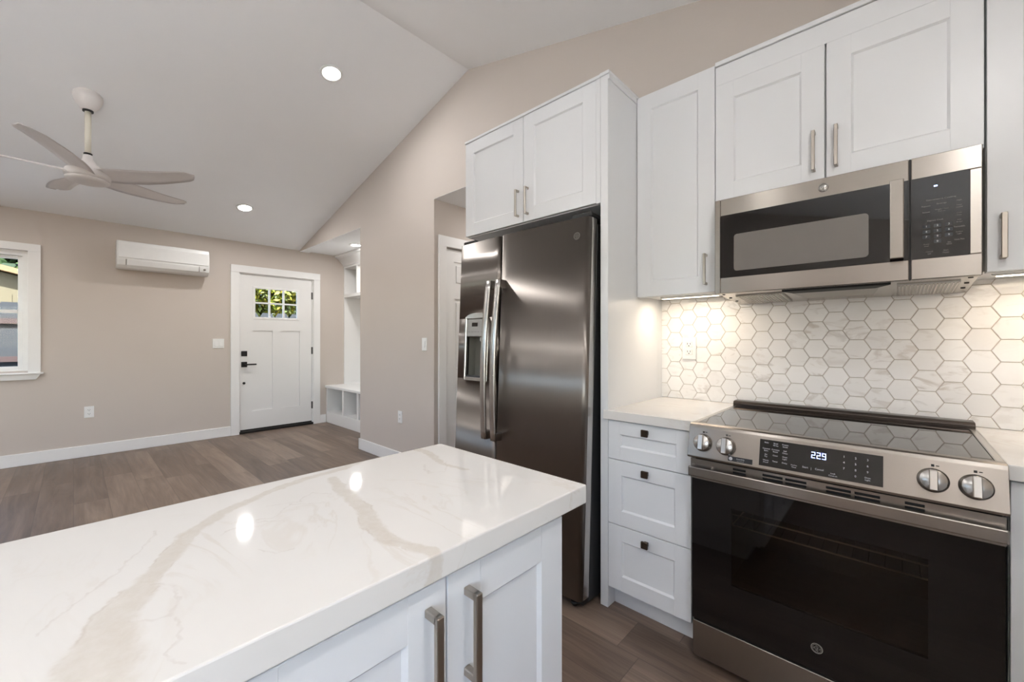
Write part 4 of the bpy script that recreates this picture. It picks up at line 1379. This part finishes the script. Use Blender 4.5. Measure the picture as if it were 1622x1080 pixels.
mb = MB(); mb.prism(rrect(XS + 0.0025, 0.1655, 1.4575, 1.7148, 0.010, (0, 1, 1, 0)), 'y', YFm - 0.0012, 1.86)
obj('control_panel', mb, M['panelglass'], cp, label='black glass control panel')
PM = plane_ny(YFm - 0.0016)
mb = MB()
mw_items = [('Convenience Cooking', 0.104, 1.640, 0.0072), ('Popcorn', 0.072, 1.622, 0.006), ('Reheat', 0.072, 1.603, 0.006), ('Beverage', 0.106, 1.625, 0.006), ('Weight / Time', 0.106, 1.607, 0.005), ('Defrost', 0.106, 1.601, 0.005),
             ('Melt', 0.143, 1.626, 0.006), ('Timer', 0.143, 1.612, 0.005), ('On/Off', 0.143, 1.605, 0.005), ('Cook', 0.143, 1.588, 0.005), ('Time', 0.143, 1.581, 0.005), ('Add', 0.143, 1.567, 0.005), ('30 Sec', 0.143, 1.560, 0.005),
             ('Turntable', 0.143, 1.546, 0.006), ('Surface', 0.143, 1.530, 0.005), ('Light', 0.143, 1.524, 0.005), ('Vent Fan', 0.143, 1.507, 0.006), ('Express Cook', 0.092, 1.575, 0.0062),
             ('Power', 0.073, 1.502, 0.005), ('Level', 0.073, 1.496, 0.005), ('Set', 0.122, 1.502, 0.005), ('Clock', 0.122, 1.496, 0.005), ('Cancel', 0.079, 1.478, 0.0058), ('Off', 0.079, 1.471, 0.0058), ('Start', 0.115, 1.478, 0.0058), ('Pause', 0.115, 1.471, 0.0058)]
lettering('lettering', mw_items, PM, M['printdim'], cp, 'grey panel lettering')
for r in range(4):
    for c in range(3):
        if r == 3 and c != 1: continue
        s = str(r * 3 + c + 1) if r < 3 else '0'
        kx, kz = 0.0725 + c * 0.0245, 1.558 - r * 0.0165
        mb = MB()
        mb.prism(rrect(kx - 0.0085, kx + 0.0085, kz - 0.0055, kz + 0.0055, 0.002, n=3), 'y', YFm - 0.0017, YFm - 0.0012, mat=M['keyface'])
        letters(mb, [(s, kx, kz, 0.008)], plane_ny(YFm - 0.002), M['print'])
        obj('key', mb, None, cp, label='number key')
mb = MB(); mb.box(0.089, 0.097, YFm - 0.0019, YFm - 0.0012, 1.680, 1.684)
obj('clock_display', mb, M['digits'], cp, label='small lit clock dash')
mb = MB()
def under_quad(mb, pts, th, mat=None):
    """a flat piece hugging the sloping underside: pts (x, y)"""
    zf = lambda y: ZB + 0.004 - 0.024 * (y - 1.872) / (2.21 - 1.872)
    t = bmesh.new()
    a = [t.verts.new((x, y, zf(y) - 0.0003)) for x, y in pts]
    b = [t.verts.new((x, y, zf(y) - 0.0003 - th)) for x, y in pts]
    n = len(pts)
    t.faces.new(a); t.faces.new(b)
    for k in range(n):
        t.faces.new((a[k], a[(k + 1) % n], b[(k + 1) % n], b[k]))
    bmesh.ops.recalc_face_normals(t, faces=list(t.faces))
    mb.absorb(t, mat)
under_quad(mb, [(-0.32, 1.874), (-0.01, 1.874), (-0.05, 1.93), (-0.29, 1.93)], 0.010)  # raised black piece standing in for the unlit inside of the slot
obj('vent_slot', mb, M['darkgap'], mw, label='black plate painted as the unlit air slot under the front')
mb = MB(); under_quad(mb, [(-0.30, 1.934), (-0.04, 1.934), (-0.06, 2.10), (-0.27, 2.10)], 0.006)
obj('lamp_cover', mb, M['filter'], mw, label='grey lamp cover')
for a, b in ((-0.50, -0.33), (0.005, 0.155)):
    mb = MB(); under_quad(mb, [(a, 1.94), (b, 1.94), (b, 2.17), (a, 2.17)], 0.005)
    fl = obj('grease_filter', mb, M['filter'], mw, label='grey mesh grease filter')
    mb = MB()
    for k in range(16):
        x = a + 0.006 + (b - a - 0.012) * k / 15
        under_quad(mb, [(x - 0.0018, 1.946), (x + 0.0018, 1.946), (x + 0.0018, 2.164), (x - 0.0018, 2.164)], 0.0065)
    obj('filter_ribs', mb, M['ss_bar'], fl)
for x, y in ((-0.535, 1.90), (-0.535, 2.0), (-0.535, 2.1), (0.172, 1.90), (0.172, 2.0), (0.172, 2.1)):
    mb = MB(); under_quad(mb, [(x + 0.006 * math.cos(2 * PI * k / 10), y + 0.006 * math.sin(2 * PI * k / 10)) for k in range(10)], 0.002)
    obj('screw', mb, M['darkgap'], mw, label='dark screw')

# ------------------------------------------------------------------ range
rg = thing('range', (-0.177, 1.9, 0), 'stainless slide-in electric range with black glass cooktop', 'range')
A0, A1 = -0.5555, 0.2015
mb = MB()
ov = (-0.43, 0.075, 0.32, 0.62)
mb.box(A0, A1, 2.06, 2.19, 0.03, 0.872)
mb.box(A0, ov[0] - 0.03, 1.625, 2.06, 0.03, 0.872)
mb.box(ov[1] + 0.03, A1, 1.625, 2.06, 0.03, 0.872)
mb.box(ov[0] - 0.03, ov[1] + 0.03, 1.625, 2.06, 0.03, ov[2] - 0.03)
mb.box(ov[0] - 0.03, ov[1] + 0.03, 1.625, 2.06, ov[3] + 0.03, 0.872)
obj('body', mb, M['fridgecase'], rg, label='dark range body')
mb = MB()
mb.box(ov[0] - 0.028, ov[1] + 0.028, 2.02, 2.058, ov[2] - 0.028, ov[3] + 0.028)
mb.box(ov[0] - 0.028, ov[0] - 0.02, 1.63, 2.02, ov[2] - 0.028, ov[3] + 0.028)
mb.box(ov[1] + 0.02, ov[1] + 0.028, 1.63, 2.02, ov[2] - 0.028, ov[3] + 0.028)
mb.box(ov[0] - 0.02, ov[1] + 0.02, 1.63, 2.02, ov[2] - 0.028, ov[2] - 0.02)
mb.box(ov[0] - 0.02, ov[1] + 0.02, 1.63, 2.02, ov[3] + 0.02, ov[3] + 0.028)
obj('oven_cavity', mb, M['cavity'], rg, label='dark brown oven cavity')
for z in (0.505,):
    mb = MB()
    for y in (1.68, 1.99):
        mb.tube([(ov[0] - 0.018, y, z + (0.045 if y < 1.7 else 0.0)), (ov[1] + 0.018, y, z + (0.045 if y < 1.7 else 0.0))], 0.0028, 6)
    mb.tube([(ov[0] - 0.018, 1.69, z), (ov[1] + 0.018, 1.69, z)], 0.0028, 6)
    for x in (ov[0] - 0.017, ov[1] + 0.017):
        mb.tube([(x, 1.68, z + 0.045), (x, 1.69, z), (x, 1.99, z)], 0.0028, 6)
    rk = obj('oven_rack', mb, M['rack'], rg, label='wire oven rack')
    mb = MB()
    for k in range(13):
        x = ov[0] + 0.02 + (ov[1] - ov[0] - 0.04) * k / 12
        mb.tube([(x, 1.689, z + 0.003), (x, 1.99, z + 0.003)], 0.0018, 5)
    obj('cross_wires', mb, M['rackshade'], rk, label='cross wires coloured dark as if shaded')
# cooktop
mb = MB(); mb.box(-0.541, 0.187, 1.6025, 2.132, 0.876, 0.8915, 0.002)
obj('cooktop', mb, M['blackglass'], rg, label='black glass cooktop')
mb = MB()
mb.box(A0 - 0.003, -0.5415, 1.6025, 2.134, 0.873, 0.8925, 0.002)
obj('cooktop_rim', mb, M['ss_bar'], rg)
mb = MB(); mb.box(0.1875, A1 + 0.003, 1.6025, 2.134, 0.873, 0.8925, 0.002)
obj('cooktop_rim', mb, M['ss_bar'], rg)
mb = MB()
mb.prism([(2.136, 0.875), (2.136, 0.902), (2.142, 0.911), (2.152, 0.913), (2.196, 0.913), (2.2, 0.905), (2.2, 0.875)], 'x', -0.561, 0.205, bev=0.002)
obj('back_trim', mb, M['darksteel'], rg, label='dark steel trim along the back')
# slanted control panel
mb = MB()
mb.prism([(1.602, 0.772), (1.602, 0.8925), (1.578, 0.8925), (1.570, 0.889), (1.5665, 0.880), (1.541, 0.779), (1.545, 0.772)], 'x', A0 - 0.003, A1 + 0.003, bev=0.001)
pn = obj('control_panel', mb, M['ss'], rg)
pv = Vector((0, 1.5665 - 1.541, 0.880 - 0.779)).normalized()
pn_n = Vector((0, -pv.z, pv.y))
P0 = Vector((0, 1.541, 0.779))
def pplane(off):
    o = P0 + pn_n * off
    return Matrix(((1, 0, pn_n.x, o.x), (0, pv.y, pn_n.y, o.y), (0, pv.z, pn_n.z, o.z), (0, 0, 0, 1)))
LP = 0.1042
zz = lambda z: (z - 0.779) / pv.z          # height on the panel -> distance along it
def pbox(mb, u0, u1, v0, v1, h0, h1, mat=None, bev=0.0):
    keep = mb.xf
    mb.xf = pplane(0)
    mb.box(u0, u1, v0, v1, h0, h1, bev, mat)
    mb.xf = keep
mb = MB(); pbox(mb, -0.328, -0.024, zz(0.7885), zz(0.871), 0.0002, 0.0016)
dp = obj('touch_panel', mb, M['panelglass'], pn, label='black glass touch panel')
mb = MB()
seven = {'2': 'abged', '9': 'abcdfg'}
def digit(ch, u, v, h, w, th):
    q = {'a': (u, u + w, v + h - th, v + h), 'g': (u, u + w, v + h / 2 - th / 2, v + h / 2 + th / 2), 'd': (u, u + w, v, v + th),
         'b': (u + w - th, u + w, v + h / 2, v + h), 'c': (u + w - th, u + w, v, v + h / 2), 'f': (u, u + th, v + h / 2, v + h), 'e': (u, u + th, v, v + h / 2)}
    for s in seven[ch]:
        e = q[s]
        pbox(mb, e[0], e[1], e[2], e[3], 0.0017, 0.0022)
for i, ch in enumerate('229'):
    digit(ch, -0.1885 + i * 0.0132, zz(0.8365), 0.0185, 0.0096, 0.0017)
obj('time_display', mb, M['digits'], pn, label='lit blue digits 229')
mb = MB()
rows = [0.862, 0.843, 0.825, 0.807]
W_ = [(-0.309, ['Bake', 'Convect/Bake', 'Air/Fry', 'Warm/Proof']), (-0.283, ['Broil/Hi Lo', 'Convect/Roast', 'Clean', 'Timer']), (-0.257, ['Frozen/Snack', 'Self/Clean', 'Oven/Light', 'Delay'])]
items = []
for u, ws in W_:
    for z, w in zip(rows, ws):
        parts = w.split('/')
        for k, s in enumerate(parts):
            items.append((s, u, zz(z) - k * 0.0065, 0.0062))
items += [('Kitchen', -0.232, zz(0.806), 0.0052), ('Timer', -0.232, zz(0.800), 0.0052), ('Start', -0.203, zz(0.806), 0.0078), ('|', -0.188, zz(0.805), 0.0085), ('Cancel', -0.168, zz(0.806), 0.0078), ('Lock', -0.135, zz(0.801), 0.0058), ('Controls', -0.135, zz(0.795), 0.0058)]
for c in range(3):
    for r in range(3):
        items.append((str(r * 3 + c + 1), -0.110 + c * 0.0265, zz(0.854 - r * 0.0165), 0.0085))
items += [('0', -0.0835, zz(0.8045), 0.0085), ('Oven', -0.057, zz(0.806), 0.006), ('Light', -0.057, zz(0.8), 0.006)]
lettering('lettering', items, pplane(0.0019), M['print'], pn, 'white touch panel lettering')
# maker's sticker under the left knobs
mb = MB()
pbox(mb, -0.421, -0.347, zz(0.7845), zz(0.800), 0.0002, 0.0008, M['sticker'])
keep = mb.xf; mb.xf = pplane(0.0)
mb.lathe([(0.0, 0.0012), (0.0058, 0.0012), (0.0058, 0.0008), (0, 0.0008)], (-0.413, zz(0.7922), 0), 'z', 20, M['print'])
mb.xf = keep
letters(mb, [('SmartHQ', -0.383, zz(0.794), 0.0062), ('scan to connect', -0.383, zz(0.788), 0.0034)], pplane(0.0011), M['print'])
obj('sticker', mb, None, pn, label='small black sticker with white logo')
for x in (-0.507, -0.430, 0.0735, 0.1495):
    mb = MB(); mb.xf = pplane(0) @ Matrix.Translation((x, zz(0.829), 0))
    mb.lathe([(0.031, 0.0002), (0.031, 0.004), (0.028, 0.006), (0.0275, 0.020), (0.025, 0.0235), (0.0, 0.0235)], (0, 0, 0), 'z', 36)
    kn = obj('knob', mb, M['ss_bar'], pn, label='round steel knob')
    mb = MB(); mb.xf = pplane(0) @ Matrix.Translation((x, zz(0.829), 0))
    mb.box(-0.0085, 0.0085, -0.0262, 0.0262, 0.0237, 0.034, 0.002)
    obj('knob_grip', mb, M['ss_bar'], kn)
    mb = MB(); mb.xf = pplane(0) @ Matrix.Translation((x, zz(0.866), 0))
    mb.box(-0.003, 0.003, -0.003, 0.003, 0.0002, 0.0008)
    mb.box(0.006, 0.012, -0.001, 0.001, 0.0002, 0.0008)
    obj('knob_mark', mb, M['darkgap'], kn, label='dark burner mark')
# oven door
mb = MB()
YD = 1.584
vents = [(-0.413, -0.373), (-0.323, -0.266), (-0.259, -0.203), (-0.154, -0.095), (-0.087, -0.031), (0.020, 0.059)]
holes = []
for a, b in vents:
    for z in (0.7345, 0.7465):
        holes.append((a, b, z, z + 0.0078))
cells(mb, 'y', 1.570, 1.578, A0, A1, 0.690, 0.762, holes)
mb.box(A0, A1, 1.600, 1.618, 0.165, 0.762)if False else None
mb.box(A0, A1, 1.578, 1.622, 0.755, 0.762)
mb.box(A0, ov[0], YD + 0.004, 1.622, 0.165, 0.690)
mb.box(ov[1], A1, YD + 0.004, 1.622, 0.165, 0.690)
mb.box(ov[0], ov[1], YD + 0.004, 1.622, 0.165, ov[2])
mb.box(ov[0], ov[1], YD + 0.004, 1.622, ov[3], 0.690)
mb.box(A0, A1, 1.6, 1.622, 0.690, 0.755, mat=None)
od = obj('oven_door', mb, M['ss'], rg)
for a, b in vents:
    mb = MB(); mb.box(a - 0.002, b + 0.002, 1.5785, 1.584, 0.730, 0.757)
    obj('vent', mb, M['darkgap'], od, label='dark slotted air vent')
mb = MB()
gw = (-0.421, 0.066, 0.333, 0.605)
cells(mb, 'y', YD, YD + 0.004, A0, A1, 0.165, 0.690, [gw])
obj('door_glass', mb, M['blackglass'], od, label='black glass oven door front')
mb = MB(); mb.box(gw[0], gw[1], YD + 0.0005, YD + 0.0038, gw[2], gw[3])
obj('door_window', mb, M['ovenglass'], od, label='tinted oven window')
mb = MB()
mb.box(A0 - 0.002, A1 + 0.002, 1.545, 1.555, 0.702, 0.738, 0.004, seg=2)
for x in (A0 + 0.004, -0.485, 0.125, A1 - 0.010):
    mb.box(x, x + 0.007, 1.554, 1.5698, 0.706, 0.736, 0.001)
obj('handle', mb, M['ss'], od, label='wide flat steel handle')
mb = MB(); emblem(mb, (-0.178, 0.238), 0.0155, plane_ny(YD - 0.0008), M['printdim'])
obj('badge', mb, None, od, label='round grey maker mark')
mb = MB(); mb.box(A0, A1, 1.590, 1.622, 0.022, 0.153, 0.002)
obj('storage_drawer', mb, M['ss'], rg)
mb = MB(); mb.box(A0 + 0.003, A1 - 0.003, 1.595, 1.622, 0.154, 0.1645)  # solid dark filler standing in for shade below the door and range
mb.box(A0 + 0.01, A1 - 0.01, 1.63, 2.15, 0.0, 0.029)
obj('toe_gap_shade', mb, M['darkgap'], rg, label='dark filler painted as shade in the plinth gap')

# ------------------------------------------------------------------ island
mb = MB(); mb.box(-1.003, -0.487, -1.25, 0.757, 0.848, 0.888, 0.0025, seg=2)
obj('countertop', mb, M['quartz'], label='white quartz island countertop with beige veins', cat='countertop')
isl = thing('island_cabinet', (-0.745, -0.2, 0), 'white island base cabinet under the veined countertop', 'cabinet')
mb = MB()
mb.box(-0.985, -0.522, -1.22, 0.687, 0.10, 0.847)
mb.box(-0.97, -0.59, -1.20, 0.66, 0.0, 0.10)
obj('carcass', mb, M['cab'], isl)
RZ90 = Matrix.Rotation(PI / 2, 4, 'Z')      # local -Y faces world +X; local x -> world y
for a, b, hy, vis in ((0.3915, 0.687, 0.4285, 1), (0.088, 0.3885, 0.3545, 1), (-0.22, 0.085, -0.19, 0), (-0.53, -0.223, -0.26, 0)):
    mb = MB(); mb.xf = RZ90
    shaker(mb, a, b, 0.108, 0.838, 0.5005, rail=0.068)
    d = obj('cabinet_door', mb, M['cab'], isl)
    mb = bar_handle(hy, 0.668, 0.808, 0.5005, out=0.033, w=0.0125)
    mb2 = MB(); mb2.xf = RZ90
    mb2.absorb(mb.bm)
    obj('handle', mb2, M['nickel'], d, label='brushed nickel bar handle')

# ------------------------------------------------------------------ outdoors
mb = MB(); mb.box(-9.5, 8, -9.5, -3.62, -0.14, -0.04); mb.box(1.3, 8, -3.62, 6, -0.14, -0.04); mb.box(-8.4, -6.3, -3.62, 6, -0.14, -0.04)  # paving added as a reflector that throws daylight onto the ceiling
obj('bounce_paving', mb, M['concrete'], kind='structure', label='pale concrete paving added around the house to bounce daylight inside', cat='bounce_paving')
mb = MB(); mb.box(-24, -6.3, -14, 14, -0.3, -0.15); mb.box(-6.3, 8, -14, -3.7, -0.3, -0.15)
obj('ground', mb, M['ground'], kind='structure', label='bare garden ground outside', cat='ground')
fe = thing('fence', (-8.5, 0.5, -0.15), 'dark weathered dog-eared board fence outside the window', 'fence')
mb = MB()
y = -8.0
while y < 6.5:
    w = 0.24
    mb.prism([(y, -0.15), (y + w, -0.15), (y + w, 1.62), (y + w - 0.05, 1.70), (y + 0.05, 1.70), (y, 1.62)], 'x', -8.52, -8.50)
    y += w + 0.012
obj('boards', mb, M['fence'], fe)
for z in (0.40, 0.95, 1.45):
    mb = MB(); mb.box(-8.499, -8.46, -8.0, 6.5, z - 0.035, z + 0.035)
    obj('rail', mb, M['fencerail'], fe, label='reddish brown rail')
sh = thing('shed', (-12.5, -1.0, -0.15), 'cream sided shed with a tan roof beyond the fence', 'shed')
mb = MB()
mb.box(-14.5, -12.0, -6.0, 0.55, -0.15, 2.05)
mb.prism([(-6.0, 2.05), (0.55, 2.05), (-2.7, 2.95)], 'x', -14.5, -12.0)
yy = -6.0
while yy < 0.5:
    mb.box(-12.0, -11.985, yy, yy + 0.02, -0.15, 2.05)
    yy += 0.2
obj('wall', mb, M['siding'], sh)
mb = MB()
mb.prism([(0.9, 1.98), (0.9, 2.08), (-2.7, 3.06), (-6.3, 2.08), (-6.3, 1.98), (-2.7, 2.96)], 'x', -14.7, -11.8)
obj('roof', mb, M['roofedge'], sh)

def foliage(name, c, r, n, leaf, mat, label, cat='tree', trunk=True, seed=1):
    rnd = random.Random(seed)
    t = thing(name, (c[0], c[1], -0.15), label, cat)
    mb = MB()
    lobes = []
    for k in range(16):
        lobes.append((c[0] + rnd.uniform(-0.6, 0.6) * r[0], c[1] + rnd.uniform(-0.7, 0.7) * r[1], c[2] + rnd.uniform(-0.7, 0.7) * r[2], rnd.uniform(0.35, 0.6)))
    for i in range(n):
        L = lobes[i % 16]
        d = Vector((rnd.gauss(0, 1), rnd.gauss(0, 1), rnd.gauss(0, 1))).normalized()
        rr = L[3] * rnd.uniform(0.75, 1.0)
        p = Vector((L[0] + d.x * r[0] * rr, L[1] + d.y * r[1] * rr, L[2] + d.z * r[2] * rr))
        nrm = (d + Vector((rnd.gauss(0, .5), rnd.gauss(0, .5), rnd.gauss(0, .5) + 0.3))).normalized()
        a = nrm.orthogonal().normalized()
        a.rotate(Matrix.Rotation(rnd.uniform(0, 2 * PI), 3, nrm))
        b = nrm.cross(a)
        s = leaf * rnd.uniform(0.6, 1.3)
        vs = [mb.bm.verts.new(p + a * s), mb.bm.verts.new(p + b * s * 0.45), mb.bm.verts.new(p - a * s), mb.bm.verts.new(p - b * s * 0.45)]
        mb.bm.faces.new(vs)
    obj('foliage', mb, mat, t)
    if trunk:
        mb = MB(); mb.tube([(c[0], c[1], -0.15), (c[0] + 0.1, c[1], c[2] * 0.5), (c[0], c[1] + 0.1, c[2])], 0.12, 8)
        obj('trunk', mb, M['bark'], t)
foliage('bush', (-10.4, 2.3, 2.2), (1.3, 1.35, 1.5), 22000, 0.065, M['leaf_y'], 'sunlit yellow green bush seen through the front door panes', 'bush', seed=3)
foliage('tree', (-11.6, 4.9, 2.6), (1.4, 1.5, 2.6), 18000, 0.075, M['leaf_d'], 'dark green tree seen in the right panes of the front door', seed=5)
foliage('tree', (-17.5, -1.2, 4.4), (2.0, 4.0, 3.4), 8000, 0.20, M['leaf_g'], 'tall green tree rising behind the cream shed', seed=8)
